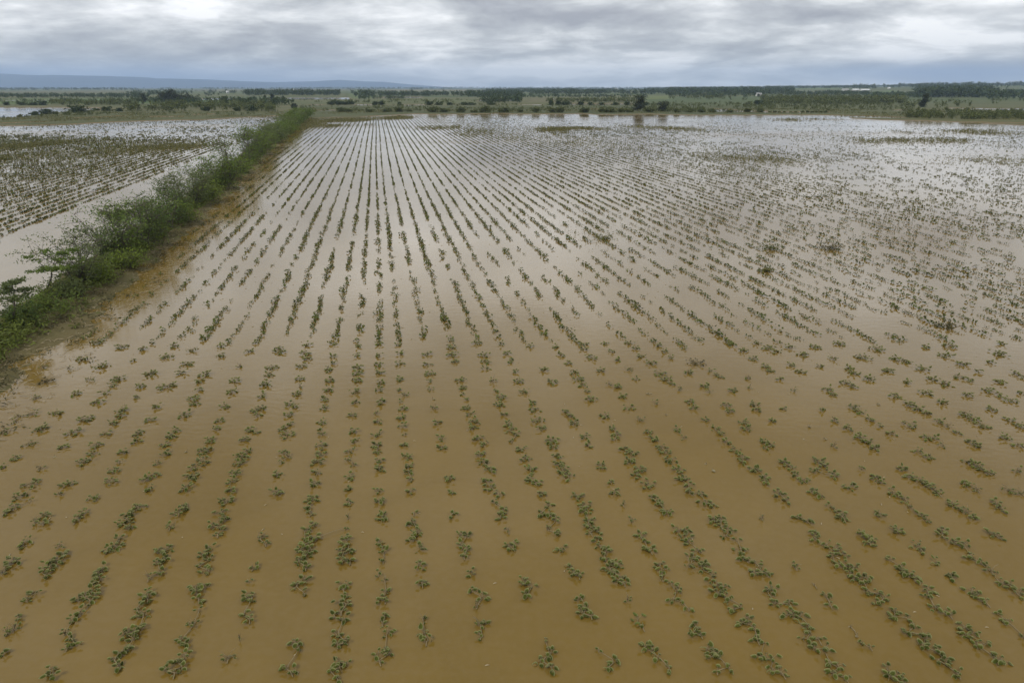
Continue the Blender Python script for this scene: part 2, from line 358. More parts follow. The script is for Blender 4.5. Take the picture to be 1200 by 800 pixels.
# ------------------------------------------------------------------ crop plants
CROPS = "-471 1285 15,-43,21 -8,-21,29 3,-2,24 10,17,29 -12,17,25 -9,32,35;741 1261 -3,-43,23 18,-19,19 3,-15,28 -17,-11,19 -16,18,24 9,26,29 6,45,25;447 1149 1,-39,22 21,-30,17 0,-5,27 -16,8,27 3,28,23 -8,37,27;573 1066 16,-33,21 -10,-36,21 7,-19,17 10,-3,21 8,29,19 -22,29,21 -8,32,26;229 1222 11,-35,14 -1,-25,21 12,-15,23 -9,3,23 -15,13,28 8,28,21 -5,31,29;895 1029 14,-48,28 -10,-11,20 11,-7,16 -16,13,21 5,18,19 -4,35,25;758 1173 -2,-44,20 19,-25,18 8,-15,22 -9,-9,22 -5,24,18 7,34,28 -18,34,23;-883 1150 9,-45,17 11,-11,27 -12,-2,31 9,4,18 -5,17,23 -12,37,21;797 991 9,-44,21 5,-15,18 -8,-10,16 7,-5,20 4,11,20 -17,24,18 0,40,21;-381 1299 17,-35,19 -2,-35,24 -7,-5,34 9,3,20 -6,26,30 -11,46,20;-734 1005 14,-41,20 -9,-21,18 0,-8,24 7,2,20 5,29,19 -17,40,23;588 974 12,-34,15 -8,-23,17 11,-10,23 -2,-3,20 5,35,20 -17,35,20;379 983 -7,-29,17 18,-19,18 5,4,18 -9,4,20 2,16,24 -8,24,20;420 1237 9,-37,18 18,-20,23 -1,-2,19 10,12,24 -26,9,24s -10,38,29;783 1074 16,-30,21 -13,-24,21 11,-7,19 10,13,13 -17,16,21 -7,33,26;190 1402 -1,-33,20 13,-24,31 -6,-7,21 2,14,31 -8,50,32;-1023 1250 10,-36,16 -8,-19,19 2,-8,24 -10,10,24 5,14,29 1,40,24;-743 1085 6,-35,25 12,-27,21 6,14,17 -6,17,26 -18,32,22;413 1344 15,-46,24 0,-15,20 -4,1,30 3,30,26 -15,30,31;1111 1567 5,-33,22 5,-13,34 -2,13,34 -8,34,40;1305 1664 10,-31,23 4,-14,36 -2,14,42 -12,31,36;862 1229 9,-29,18 9,-12,28 -3,-8,28 -3,9,28 -11,40,14;-617 975 5,-26,19 -14,-19,18 11,-14,20 -3,3,20 7,13,18 -6,42,16;-689 1268 18,-37,28 -6,-24,21 8,3,24 -10,18,24 -10,41,22;480 977 12,-32,12 9,-25,19 -4,-18,19 6,7,18 -7,10,12 -18,12,18 2,46,16;-775 1724 2,-34,42 -5,2,43 2,32,31;-334 1047 2,-30,20 9,-27,16 17,-18,16 -6,-5,21 -1,36,21 -22,43,17;207 1311 1,-33,29 9,-10,29 -4,5,25 -5,37,25;815 1445 1,-20,32 2,-6,37 -3,26,32;708 2437 0,0,91d;1058 1192 6,-32,25 9,-5,18 -10,-2,21 -5,39,33s;1133 1459 7,-30,26 5,-7,32s -2,7,22 -10,30,33;-943 1413 19,-23,23 -9,-10,23 0,3,31 -9,30,32;1042 1297 7,-37,22 -5,-18,29 7,24,27 -9,32,25;-233 1374 1,-29,30 8,-5,31 -10,34,31;143 1650 11,-33,35 -4,0,36 -8,34,36;1064 1809 5,-35,38 2,4,38 -8,31,39;520 1343 6,-38,32 7,-2,15 -15,10,23 2,30,31;-350 1140 5,-38,22 11,-8,18 -9,-8,20 2,11,13 -8,43,27;338 1740 -1,-38,43 9,4,34 -8,35,31;-316 960 5,-22,19 -14,-5,17 3,2,16 11,12,16 -6,14,20;690 946 13,-7,19 -12,-7,19 1,-2,23 -2,15,16;866 1661 16,-39,32 -28,-12,24 9,11,30 3,40,33;31 1180 -2,-26,20 12,3,18 -4,6,32 -6,17,18;-857 1039 13,-30,14 19,-17,25 4,-6,16 -14,8,19s -22,45,17;680 1629 3,-34,29 8,-13,29 -2,21,33 -9,26,27;-887 1681 -3,-20,36 3,20,49;505 1412 1,-22,26 -12,9,37 11,13,26;469 1064 3,-36,21 7,-5,17 1,9,17 -14,9,19 3,23,19;540 1242 17,-18,19 -11,-18,19 7,-11,23 5,18,22 -18,29,22;1342 2038 13,-32,35 -1,0,42 -12,32,43;269 991 16,-29,21 3,-5,16 -5,13,20 -14,21,20;491 1512 18,-31,27 3,-17,33 2,22,28 -24,27,17;-709 1390 11,-29,18 8,-8,21 -16,5,28 -3,31,32;65 991 7,-29,18 -13,-14,16 7,8,28 -1,35,12;-783 1239 -4,-32,16s 13,-14,21 -9,18,24 0,29,29;-923 1318 -6,-17,25 7,-5,30 -1,22,28;835 1346 -3,-18,27 8,-1,30 -5,19,25;550 1152 22,-20,20 -8,-24,22 -5,8,18 -12,15,14 2,21,20;-1225 2217 0,0,72;-1119 1252 1,-24,23 2,5,33 -3,19,19;148 1112 11,-19,17 -6,-13,26 0,2,17 -6,31,20;311 1325 7,-24,20 -2,-20,22 2,12,20 -7,32,30;375 1487 12,-35,32 1,3,33 -13,32,22;973 1149 5,-17,18 -1,2,27 -4,15,27;-242 1012 -1,-33,16 12,-16,14 -9,-16,14 2,-8,16 -5,32,10 2,41,21;873 1133 8,-37,17 -9,-19,20 -5,18,20 6,38,25;347 1146 12,-33,17 3,-14,13 -13,-6,20 2,18,22 -4,35,18;-1264 1494 -4,-46,16 4,-23,35 28,10,8 -23,20,25 -5,40,20;-899 1221 8,-17,23 -4,0,26 -4,17,26;-112 1324 4,-46,17 9,-21,20 -7,-3,25 6,33,20 -12,37,20;118 1801 2,-19,38 -2,19,45;1321 1543 11,-5,34s -11,5,39s;-662 1166 14,-28,18 -1,-3,22 -13,14,16 0,17,25;97 1401 10,-36,25 -12,-19,21s 11,18,24 -9,37,24;466 1587 3,-18,28 -3,18,43;-1687 2264 0,0,69d;-1468 1895 0,0,60;-1339 2333 0,0,71;1376 2492 0,0,76;1943 2538 0,0,77;-700 1895 13,-35,46 -14,0,27 1,35,24;-538 1118 15,-34,19 -1,-19,19 0,20,18 -15,33,20;-984 1067 -1,-17,21s 6,-6,21s -5,23,21;349 1641 -7,-14,29 7,14,42;-408 986 10,-30,16 -8,-25,14 5,18,12s -7,36,25;-486 1372 1,-28,30 -6,5,18 5,22,26;-1366 1960 0,0,58;-900 1762 0,0,53;-830 1457 -1,-9,32 1,9,32;-69 1673 10,-17,36 -10,17,36;1006 1524 7,-15,33 -7,15,34;1472 1979 0,-19,41 0,19,42;-1156 1419 14,-14,26 -11,-7,21s -2,20,29;722 1344 10,-23,20 -10,1,28 1,22,25;-448 1181 11,-21,13 -10,2,27 -1,19,23;-1580 1976 -1,-30,27s -17,7,28s 18,23,42s;-53 1566 20,-32,22 -4,-2,28 -16,35,29;-1562 2405 0,0,65;-1291 1582 0,0,46;-1435 2283 0,0,62;-1250 2426 0,0,66;-871 1617 0,0,47;-734 1499 0,0,44;-529 986 0,0,32s;184 1475 0,0,43;1266 1833 0,0,52;-636 1070 -2,-37,19 3,-1,25s -1,37,11;-29 1459 0,-31,21 5,-11,24 10,7,22 -15,35,16;328 1228 -3,-24,18 3,3,23 0,21,21;758 1794 -10,-19,25 13,0,29 -3,19,32;-837 950 5,-8,23 -5,8,19;-759 1146 5,-8,22 -5,8,27;-834 2017 10,-26,21 -11,5,28 1,21,42;-941 2568 8,-18,43 -8,18,52;-396 1775 3,-19,31 -3,19,38;-95 1817 9,-16,32 -9,16,39;83 1464 -9,-16,27 9,16,33;444 1765 3,-16,31 -3,16,38;702 1519 4,-15,27 -4,15,33;774 1681 4,-9,30 -4,9,36;939 1309 -1,-8,25 1,8,30;809 2050 0,-20,35 0,20,43;1136 2030 3,-16,35 -3,16,42;1112 2172 -2,-18,37 2,18,45;1274 2363 -2,-21,40 2,21,48;-804 1303 -8,-2,20 8,2,32;-323 1433 2,-10,34 -2,10,21;-268 1160 5,-25,13 -2,-19,24 3,4,16 -6,40,12s;-74 1145 0,-25,20s 12,3,22 -12,22,16;360 1050 7,-6,21 -10,-6,15 3,11,19;-61 1063 -2,-22,12 -4,9,25s 6,12,15;1016 1443 5,-27,21s 2,-5,21 -7,32,27s;1051 2589 10,-28,43 -16,8,35 6,20,35;177 982 -1,-18,18 15,-4,22 -14,22,10;136 1228 8,-11,19 -1,-7,21 -8,18,21;-1438 1800 0,0,48s;-1491 2006 0,0,52;-1352 1874 0,0,49;-1138 1329 0,0,37;-1214 1696 0,0,45;-1041 1867 1,-21,39 -1,21,30;716 1422 9,-8,24 -9,8,32;1025 1364 -6,-10,23 6,10,31;-284 1640 9,-34,17 -1,1,24 -8,33,33;785 1614 6,-14,32 -6,14,29;716 2042 -1,-20,39 1,20,36;-1071 1431 0,-15,21 0,15,32;566 2264 6,-19,31 -6,19,47;1146 1357 6,-8,20 -6,8,31;1222 1566 5,-13,23s -5,13,34;1207 2231 7,-14,30 -7,14,46;1675 2163 7,-18,29 -7,18,45;-168 1048 2,-20,12 12,-17,12 -5,1,19 -9,36,15s;58 1595 11,-11,26 -11,11,32;1378 1801 5,-13,28 -5,13,35;732 1917 -2,-22,33 2,22,34;987 1074 3,-35,12 2,7,21 -5,28,17;991 1606 0,-11,29 0,11,29;1234 1478 -1,-12,27 1,12,27;2 1866 -5,-46,13 11,-6,29 -8,15,26 2,36,20;-1598 2610 0,0,61;-1192 1579 0,0,40;-1360 2504 0,0,59;-1294 2573 0,0,60s;-947 1475 0,0,38;-865 1564 0,0,40;-516 1514 0,0,39;-551 1696 0,0,42;40 1713 0,0,43;132 1725 0,0,43;362 1574 0,0,40;925 1378 0,0,36;1240 2610 0,0,61;1481 1916 0,0,47;1410 2363 0,0,56;1357 2647 0,0,62;1481 2585 0,0,61;1551 2236 0,0,53;1550 2384 0,0,57;1689 2103 0,0,51;1762 2255 0,0,54;1717 2515 0,0,59;1798 2622 0,0,61;-655 1724 1,-28,15 10,2,31s -10,26,25;-297 1295 7,-32,12 4,2,20 -11,29,25;-731 2062 13,-8,28 -13,8,39;-1005 1151 -2,-10,20 2,10,22;797 1533 3,-10,25 -3,10,28;1192 1739 6,-20,31 -6,20,28;-989 1611 -5,-11,17 5,11,35;1 1318 4,-9,15 -8,-1,25 4,10,15;-1284 2030 0,0,46;-1148 1867 0,0,43;-1062 1991 0,0,45;-882 2236 0,0,50;-556 1738 0,0,40;-204 1244 0,0,31;-301 1725 0,0,40;-122 1946 0,0,44;-238 2526 0,0,55;50 1655 0,0,39;169 1523 0,0,36;82 1953 0,0,44;199 1931 0,0,44;465 1650 0,0,38;1299 2283 0,0,51;1500 1840 0,0,42;656 1707 -2,-12,24 2,12,31;637 1881 3,-14,26 -3,14,33;1363 1931 5,-15,34s -5,15,27;-432 1365 -31,-21,30 31,21,10;-1779 2394 0,0,49s;-1681 2470 0,0,50;-1722 2659 0,0,53;-1427 1719 0,0,37;-1517 2155 0,0,44;-1534 2274 0,0,46s;-1330 1785 0,0,38;-1401 2086 0,0,43;-1218 1744 0,0,37;-1234 1794 0,0,38;-1269 1983 0,0,41;-1390 2622 0,0,53;-1083 1595 0,0,35;-1107 1650 0,0,36;-1091 2120 0,0,44;-1133 2323 0,0,47;-956 2054 0,0,43;-980 2172 0,0,45;-727 1452 0,0,32;-742 1554 0,0,34;-752 1595 0,0,35;-763 1639 0,0,35;-802 1827 0,0,39;-900 2323 0,0,47;-912 2394 0,0,49;-805 2405 0,0,49;-563 1788 0,0,38;-659 2274 0,0,46;-688 2374 0,0,48;-562 2274 0,0,46;-574 2333 0,0,48;-168 1606 0,0,35;-90 1738 0,0,37;-152 2046 0,0,42;-186 2274 0,0,46;-249 2610 0,0,52;115 1305 0,0,29;25 1769 0,0,38;-40 2129 0,0,44;-110 2515 0,0,51;-142 2654 0,0,53;252 1084 0,0,26y;74 2030 0,0,42;117 2374 0,0,48;300 1983 0,0,41;269 2111 0,0,44;241 2283 0,0,47;454 1707 0,0,37;431 1827 0,0,39;312 2492 0,0,50;292 2647 0,0,53;627 1244 0,0,28s;656 1762 0,0,38;547 2333 0,0,48;539 2437 0,0,49;955 1214 0,0,28;899 1564 0,0,34;1089 1617 0,0,35;1093 1661 0,0,36;1049 1902 0,0,40;1252 1921 0,0,40;1159 2526 0,0,51;1319 2137 0,0,44;1258 2481 0,0,50s;1455 2086 0,0,43;1441 2163 0,0,45;1532 2283 0,0,47;1504 2481 0,0,50;1729 2426 0,0,49;-586 1341 14,-17,15 -11,5,15s -3,12,20s;1870 2313 0,-20,23 0,20,40;184 1998 6,-15,31 -6,15,24;-510 1459 6,-12,21 -6,12,22;-256 1084 -1,-9,17 1,9,17;654 1138 -2,-13,18 2,13,18;-800 1881 14,-7,16 -14,7,33;-590 1878 8,-17,33s -8,17,17;361 2227 14,-9,38 -14,9,19s;-1249 1867 0,0,36;-1083 1514 0,0,30;-909 1820 0,0,35;-1004 2264 0,0,42;-860 2137 0,0,40;-620 1543 0,0,31;-751 2155 0,0,41;-823 2538 0,0,47;-532 1579 0,0,31;-645 2190 0,0,41;-418 1494 0,0,30;-440 1617 0,0,32;-492 1881 0,0,36;-516 1991 0,0,38;-337 1499 0,0,30;-369 1655 0,0,33;-192 1190 0,0,25;-211 1305 0,0,27;-205 1781 0,0,35;-13 1924 0,0,37;-99 2448 0,0,45;93 1902 0,0,37;23 2264 0,0,42;269 1538 0,0,31;249 1678 0,0,33;142 2255 0,0,42;410 1960 0,0,38s;603 2095 0,0,40;660 2343 0,0,44;951 1260 0,0,26;1078 2353 0,0,44;1571 2146 0,0,41;317 1847 -4,-14,19 4,14,29;-1628 2120 0,0,36s;-1263 1934 0,0,34;-1320 2217 0,0,38;-1049 1317 0,0,25s;-1131 1750 0,0,31;-1233 2343 0,0,40;-1003 1690 0,0,30s;-1004 1744 0,0,31;-1034 1794 0,0,32;-1069 2078 0,0,36;-1131 2264 0,0,39;-1158 2515 0,0,42;-1193 2622 0,0,44;-826 1390 0,0,26;-936 1953 0,0,34;-1061 2561 0,0,43;-644 1628 0,0,29;-720 1991 0,0,35;-802 2481 0,0,42;-845 2634 0,0,44;-539 1639 0,0,29;-602 1938 0,0,34;-636 2111 0,0,36;-743 2647 0,0,44;-548 2172 0,0,37;-587 2394 0,0,41;-380 1702 0,0,30;-412 1860 0,0,33;-443 2086 0,0,36;-473 2255 0,0,38;-513 2416 0,0,41;-305 2333 0,0,40;-340 2533 0,0,43;-120 1902 0,0,33;-174 2208 0,0,38;78 1533 0,0,28;-43 2070 0,0,36;65 2086 0,0,36;41 2172 0,0,37;221 1847 0,0,32;310 1902 0,0,33;252 2236 0,0,38;235 2343 0,0,40;389 2046 0,0,35;378 2137 0,0,37;336 2363 0,0,40;290 2585 0,0,43;602 2046 0,0,35;488 2659 0,0,44;686 2217 0,0,38;778 2181 0,0,37;763 2313 0,0,39;964 2405 0,0,41;936 2573 0,0,43;902 2647 0,0,44;1148 1960 0,0,34;1017 2659 0,0,44;1403 1650 0,0,30s;1423 2255 0,0,38;1595 1916 0,0,34;1592 1960 0,0,34;1583 2030 0,0,35;1638 2303 0,0,39;1528 2448 0,0,41;1850 2448 0,0,41;-457 1696 11,-12,21s -11,12,18;-1566 1874 0,0,30;-1418 2163 0,0,33;-1498 2585 0,0,39;-1155 1960 0,0,31;-1183 2054 0,0,32;-926 1902 0,0,30;-774 2283 0,0,35;-620 2046 0,0,32;-434 1559 0,0,25;-474 1759 0,0,28;-352 1548 0,0,25;-495 2343 0,0,36;-531 2515 0,0,38;-553 2647 0,0,40;-267 1543 0,0,25;-372 2146 0,0,33s;-408 2283 0,0,35;-431 2431 0,0,37;-233 1938 0,0,30;-325 2426 0,0,37;-69 2264 0,0,35s;257 1067 0,0,19y;191 2526 0,0,38;421 1874 0,0,30;442 2374 0,0,36s;510 2504 0,0,38;605 2622 0,0,39;915 1443 0,0,24;944 2481 0,0,38;1167 1867 0,0,30;1070 2416 0,0,37;1140 2610 0,0,39;1504 1794 0,0,29;2025 2647 0,0,40;-570 1244 -5,-2,14 5,2,14;-1672 2380 0,0,32s;-1316 1661 0,0,24s;-1427 2227 0,0,30;-1183 1533 0,0,22s;-1289 2129 0,0,29;-958 996 0,0,16;-1130 1820 0,0,26;-961 1559 0,0,23;-1099 2190 0,0,30;-703 2504 0,0,34;-475 1820 0,0,26;-530 2090 0,0,29;-613 2515 0,0,34;-631 2622 0,0,35;-426 1946 0,0,27;-465 2190 0,0,30;-352 1975 0,0,28;-447 2538 0,0,34;-89 1224 0,0,19;-149 1439 0,0,21;-213 1833 0,0,26;-139 1998 0,0,28;-219 2452 0,0,33;-24 1998 0,0,28;-97 2384 0,0,32;-44 2647 0,0,35;225 1794 0,0,25;75 2622 0,0,35;214 2437 0,0,33;179 2610 0,0,35;412 2470 0,0,33;645 1807 0,0,26;622 1960 0,0,27;689 2172 0,0,30s;625 2492 0,0,34s;614 2561 0,0,34;831 1953 0,0,27;1028 1953 0,0,27;1024 2030 0,0,28;991 2181 0,0,30s;973 2363 0,0,32;1278 1788 0,0,25s;1372 1874 0,0,26;1662 2274 0,0,31;1775 2163 0,0,30;1694 2610 0,0,35;-2 2465 -2,-17,25 2,17,21;674 1017 6,-5,8 -6,5,12;-687 2437 0,0,29;-245 1448 0,0,19;-321 1797 0,0,22;-360 2041 0,0,25;-260 2046 0,0,25;-21 2538 0,0,30;646 1187 0,0,16p;513 1888 0,0,23;404 2561 0,0,30;386 2654 0,0,31;504 2597 0,0,30;745 2363 0,0,28;935 1916 0,0,23p;1171 2405 0,0,28;1744 2353 0,0,28;-1428 1672 0,0,18;-1113 1698 0,0,18;-1037 2405 0,0,24s;-1065 2659 0,0,27;-442 2006 0,0,21s;-345 1916 0,0,20;-398 2190 0,0,23;-471 2634 0,0,26;-157 1543 0,0,17;-287 2194 0,0,23;-10 1378 0,0,15s;-56 2181 0,0,22;12 2353 0,0,24;293 1416 0,0,16s;283 1485 0,0,16s;267 1590 0,0,17;262 2181 0,0,22;616 1425 0,0,16s;558 1655 0,0,18p;521 1836 0,0,19s;451 2283 0,0,23;589 2190 0,0,23s;704 2597 0,0,26;955 1788 0,0,19s;946 1833 0,0,19p;839 2208 0,0,23s;863 2293 0,0,23s;1156 1916 0,0,20;1231 2078 0,0,22p;-1475 2466 0,0,21;-565 1197 0,0,11;-751 2217 0,0,19s;-291 1219 0,0,12;-297 2264 0,0,19;-153 2111 0,0,18;239 1138 0,0,11s;671 1045 0,0,10p;670 1067 0,0,11p;550 1690 0,0,15p;482 2086 0,0,18;977 1661 0,0,15;900 2038 0,0,18;976 2283 0,0,19;-1322 1731 0,0,12p;-951 1756 0,0,12p;-406 1430 0,0,11s;-379 2095 0,0,14;-270 2120 0,0,15p;-172 2155 0,0,15;500 1998 0,0,14p;475 2163 0,0,15p;-524 1031 0,0,6s;-329 1863 0,0,10"
def leaf(mb, P, r, az, tilt, cup, g):
    """one rounded, cupped leaf hanging from P"""
    k = 8; an = np.arange(k) / k * 2 * np.pi
    rad = r * (1 + .10 * np.cos(an * 2) + g.normal(size=k) * .05); rad[0] *= 1.2; rad[k // 2] *= .75
    ring1 = np.stack([np.cos(an) * rad * .62, np.sin(an) * rad * .55, np.full(k, -cup * r * .38)], -1)
    ring2 = np.stack([np.cos(an) * rad, np.sin(an) * rad * .86, np.sin(an * 3 + g.random() * 6) * .07 * r + cup * r * .05], -1)
    V = np.concatenate([[[0, 0, -cup * r * .6]], ring1, ring2])
    V[:, 0] += r * .7
    ct, st = math.cos(tilt), math.sin(tilt); ca, sa = math.cos(az), math.sin(az)
    x = V[:, 0] * ct - V[:, 2] * st; z = V[:, 0] * st + V[:, 2] * ct
    V = np.stack([x * ca - V[:, 1] * sa, x * sa + V[:, 1] * ca, z], -1) + P
    f = [[0, 1 + i, 1 + (i + 1) % k] for i in range(k)] + [[1 + i, 9 + i, 9 + (i + 1) % k, 1 + (i + 1) % k] for i in range(k)]
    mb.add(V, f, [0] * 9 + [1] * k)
def crop_plant(sub, st, lf, g, off=(0, 0)):
    """sub: (dx, dy, width, kind) of each leafy shoot; adds stems to st and leaves to lf"""
    S = np.array([(a, b) for a, b, *_ in sub], float)
    al = S @ RA; o = np.argsort(al)
    main = []
    pre = S[o[0]] - RA * g.uniform(.03, .14); post = S[o[-1]] + RA * g.uniform(.02, .12)
    line = [pre] + [S[i] * .75 + S[o].mean(0) * .25 * 1 if False else S[i] + CA * g.normal() * .02 for i in o] + [post]
    for j, p in enumerate(line):
        main.append((p[0] + off[0], p[1] + off[1], (.02 if j in (0, len(line) - 1) else g.uniform(.03, .08))))
    main = np.array(main)
    if len(sub) > 1 or g.random() < .6:
        t = np.linspace(0, len(main) - 1, len(main) * 2); q = np.stack([np.interp(t, range(len(main)), main[:, i]) for i in range(3)], -1)
        tube(st, q, np.linspace(.011, .006, len(q)), 4)
    for (a, b, w, k) in sub:
        base = np.array([a + off[0], b + off[1], .03])
        r0 = {'g': .052, 's': .036, 'p': .045, 'd': .042, 'y': .06}[k]
        nl = {'g': 6.8, 's': 5.5, 'p': 1.8, 'd': 9, 'y': 4}[k] * (w / .26) ** 1.3
        nl = int(np.clip(round(nl + g.normal() * .6), 2 if k != 'p' else 1, 26))
        top = base + [g.normal() * .02, g.normal() * .02, g.uniform(.04, .10)]
        tube(st, [base + [0, 0, -.06], (base + top) / 2 + [g.normal() * .012, g.normal() * .012, 0], top], [.008, .006, .004], 4)
        a0 = g.random() * 6.28
        for i in range(nl):
            az = a0 + i * 2.4 + g.normal() * .4
            d = w * g.uniform(.04, .44) * (1 if nl > 1 else .3)
            r = min(r0 * g.uniform(.65, 1.25), w * .36)
            z = g.uniform(.015, .13) * (1 if k != 'p' else .3)
            P = np.array([base[0] + math.cos(az) * d, base[1] + math.sin(az) * d, z])
            tube(st, [top * .6 + base * .4, P + [0, 0, .01]], [.0045, .003], 3)
            leaf(lf, P, r, az + g.normal() * .5, g.normal() * .35 - .1, g.uniform(.5, 1.35), g)
        if k in 'sd':                                     # bare twigs
            for i in range(5 if k == 's' else 12):
                az = g.random() * 6.28; e = base + [math.cos(az) * w * .55, math.sin(az) * w * .55, g.uniform(.03, .2)]
                tube(st, [base, (base + e) / 2 + [0, 0, .05], e], [.006, .005, .003], 3)
KINDMAT = {'g': M_CROP, 's': M_CROP, 'p': M_CROPP, 'd': M_CROPD, 'y': M_CROPY}
plants = []
for t in CROPS.split(';'):
    p = t.split(' '); sub = []
    for q in p[2:]:
        a, b, c = q.split(','); k = 'g'
        if c[-1].isalpha(): k = c[-1]; c = c[:-1]
        sub.append((int(a) / 100, int(b) / 100, int(c) / 100, k))
    plants.append((int(p[0]) / 100, int(p[1]) / 100, sub))
st_rest = MB(); lf_rest = MB(); pale_rest = MB()
for i, (x, y, sub) in enumerate(plants):
    ks = ''.join(s[3] for s in sub)
    if i < 300:
        root = empty('crop_plant', (x, y, 0))
        st, lf = MB(), MB()
        crop_plant(sub, st, lf, rng)
        st.build('stem', M_STEM, root)
        dom = max(set(ks), key=ks.count)
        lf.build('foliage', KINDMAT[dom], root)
        px, py = sight(x, y); big = len(sub)
        if 'd' in ks and py > 420 and px > 700: lab = 'tangled dark brown weedy crop clump, the only one in the middle of the right half'
        elif 'd' in ks: lab = 'twiggy dark crop clump in shallow water close to the muddy hedge bank'
        elif 'y' in ks: lab = 'yellow-green crop shoot, one of two side by side among darker crop plants'
        elif big >= 6: lab = 'very long chain of six or more leafy crop shoots joined along one stem'
        elif big >= 4: lab = 'long chain of leafy crop shoots trailing along one stem in muddy water'
        elif big == 3: lab = 'three leafy crop shoots joined on one stem in brown flood water'
        elif big == 2: lab = 'pair of leafy crop shoots joined above brown flood water'
        elif 's' in ks: lab = 'thin twiggy crop plant with few small leaves in brown flood water'
        elif 'p' in ks: lab = 'pale withered crop plant barely showing above brown flood water'
        else: lab = 'small single green crop plant with cupped leaves in brown flood water'
        tag(root, lab, 'crop plant', 'crop plants in the flooded rows')
    else:
        crop_plant(sub, st_rest, pale_rest if 'p' in ks else lf_rest, rng, (x, y))
        if 'p' in ks: pass
# the further plants of the same rows: countless, one body
S_ROW, PH = 1.021, .4713
RES = {-13: .06, -12: -.19, -11: -.15, -10: -.08, -9: -.07, -8: -.1, -7: .02, -6: .16, -5: .22, -4: .29, -3: .31, -2: .2, -1: 0, 0: -.24, 1: -.18, 2: -.12, 3: -.02, 4: -.09, 5: -.06, 6: -.08, 7: -.02, 8: -.08, 9: 0, 10: .04, 11: -.05, 12: -.05, 13: .06, 14: .15, 15: .12, 16: .11, 17: .2}
DXS = np.array([-200, 0, 100, 200, 300, 350, 400, 500, 600, 700, 800, 900, 1000, 1100, 1200, 1500], float)
DYS = np.array([133, 138, 145, 150, 156, 165, 180, 200, 225, 250, 300, 350, 430], float)
DEN = np.array([
 # -200  0    100  200  300  350  400  500  600  700  800  900 1000 1100 1200 1500
 [.10, .10, .10, .10, .10, .70, .65, .15, .02, .02, .02, .02, .02, .02, .02, .02],
 [.06, .06, .06, .06, .06, .75, .75, .45, .05, .04, .03, .04, .04, .02, .02, .02],
 [.10, .10, .10, .12, .10, .60, .75, .80, .15, .10, .08, .05, .03, .03, .05, .05],
 [.10, .10, .12, .16, .18, .55, .60, .90, .40, .35, .22, .06, .05, .06, .10, .10],
 [.14, .14, .14, .18, .25, .40, .55, .85, .70, .55, .30, .12, .12, .12, .15, .15],
 [.95, .95, .95, .92, .40, .45, .60, .82, .72, .62, .35, .18, .16, .18, .16, .15],
 [.90, .90, .92, .88, .5,  .60, .66, .78, .75, .72, .60, .45, .25, .14, .14, .14],
 [.85, .85, .90, .85, .5,  .62, .70, .75, .78, .75, .75, .66, .48, .26, .20, .2],
 [.80, .82, .86, .82, .45, .66, .72, .75, .76, .76, .76, .72, .62, .44, .34, .3],
 [.80, .80, .82, .80, .45, .66, .72, .74, .74, .75, .75, .74, .68, .58, .48, .45],
 [.75, .75, .75, .60, .45, .66, .70, .70, .68, .70, .72, .72, .70, .66, .62, .6],
 [.75, .75, .50, .48, .50, .62, .66, .64, .58, .62, .66, .70, .70, .68, .66, .65],
 [.75, .75, .45, .50, .55, .62, .66, .62, .52, .58, .64, .68, .68, .66, .66, .65]])
def density(X, Y):
    px, py = sight(X, Y)
    fx = np.clip(np.interp(px, DXS, np.arange(len(DXS))), 0, len(DXS) - 1.001); fy = np.clip(np.interp(py, DYS, np.arange(len(DYS))), 0, len(DYS) - 1.001)
    i, j = fx.astype(int), fy.astype(int); u, v = fx - i, fy - j
    return (DEN[j, i] * (1 - u) + DEN[j, i + 1] * u) * (1 - v) + (DEN[j + 1, i] * (1 - u) + DEN[j + 1, i + 1] * u) * v
X_, Y_, R_ = [], [], []
for k in range(-190, 330):
    c0 = PH + S_ROW * k + RES.get(k, rng.normal() * .06)
    a = np.arange(20, 330, .27); a = a + rng.uniform(-.13, .13, len(a))
    c = c0 + rng.normal(size=len(a)) * np.interp(a, [40, 80], [.065, .03]) + .05 * np.sin(a * .045 + k * .6)
    X = c * CA[0] + a * RA[0]; Y = c * CA[1] + a * RA[1]
    ok = Y > 22; X, Y, a, c = X[ok], Y[ok], a[ok], c[ok]
    px, py = sight(X, Y)
    hcl = np.where(a < HMAX, hedge_c(a), -1e9)
    dh = c - np.where(a < HMAX, hedge_c(a), c - 50)
    ed = np.interp(px, EX, EY)
    nz = fbm(X * .13, Y * .07, 41); streak = fbm(a * .42, c * 0 + k * 13.7, 51)
    d = density(X, Y) * np.interp(py, [230, 300], [1, .86]) + np.where(dh < 0, np.interp(py, [163, 168], [0, .12]), 0)
    clump = vnoise(a * 1.1, c * 0 + k * 5.3, 57)
    pr = np.clip(d + (nz - .5) * .85 * np.minimum(1, 4 * d) + (streak - .5) * 1.5 * np.minimum(1, 3 * d) + (clump - .5) * np.interp(py, [200, 280], [.2, 1.0]) * np.minimum(1, 3 * d), 0, .97)
    near_left = np.where(dh < 0, np.interp(py, [140, 160, 168, 180, 200, 250, 290, 420], [-3, -3.5, -4.6, -6.9, -8.2, -9.6, -9.4, -9.8]), 0)   # open water beside the hedge
    ok = (py < 402 + 2 * rng.normal(size=len(py))) & (py > ed + .5) & (px > -60) & (px < 1260) & (rng.random(len(px)) < pr)
    ok &= (dh > 2.5 + 1.3 * rng.random(len(px))) | (dh < near_left)
    X_.append(X[ok]); Y_.append(Y[ok]); R_.append(np.where(dh[ok] < 0, 1.2, np.interp(a[ok], [50, 90], [.95, .84])) * np.clip(np.exp(rng.normal(size=ok.sum()) * .22 + (streak[ok] - .5) * .5), .5, 1.45))
X_ = np.concatenate(X_); Y_ = np.concatenate(Y_); R_ = np.concatenate(R_)
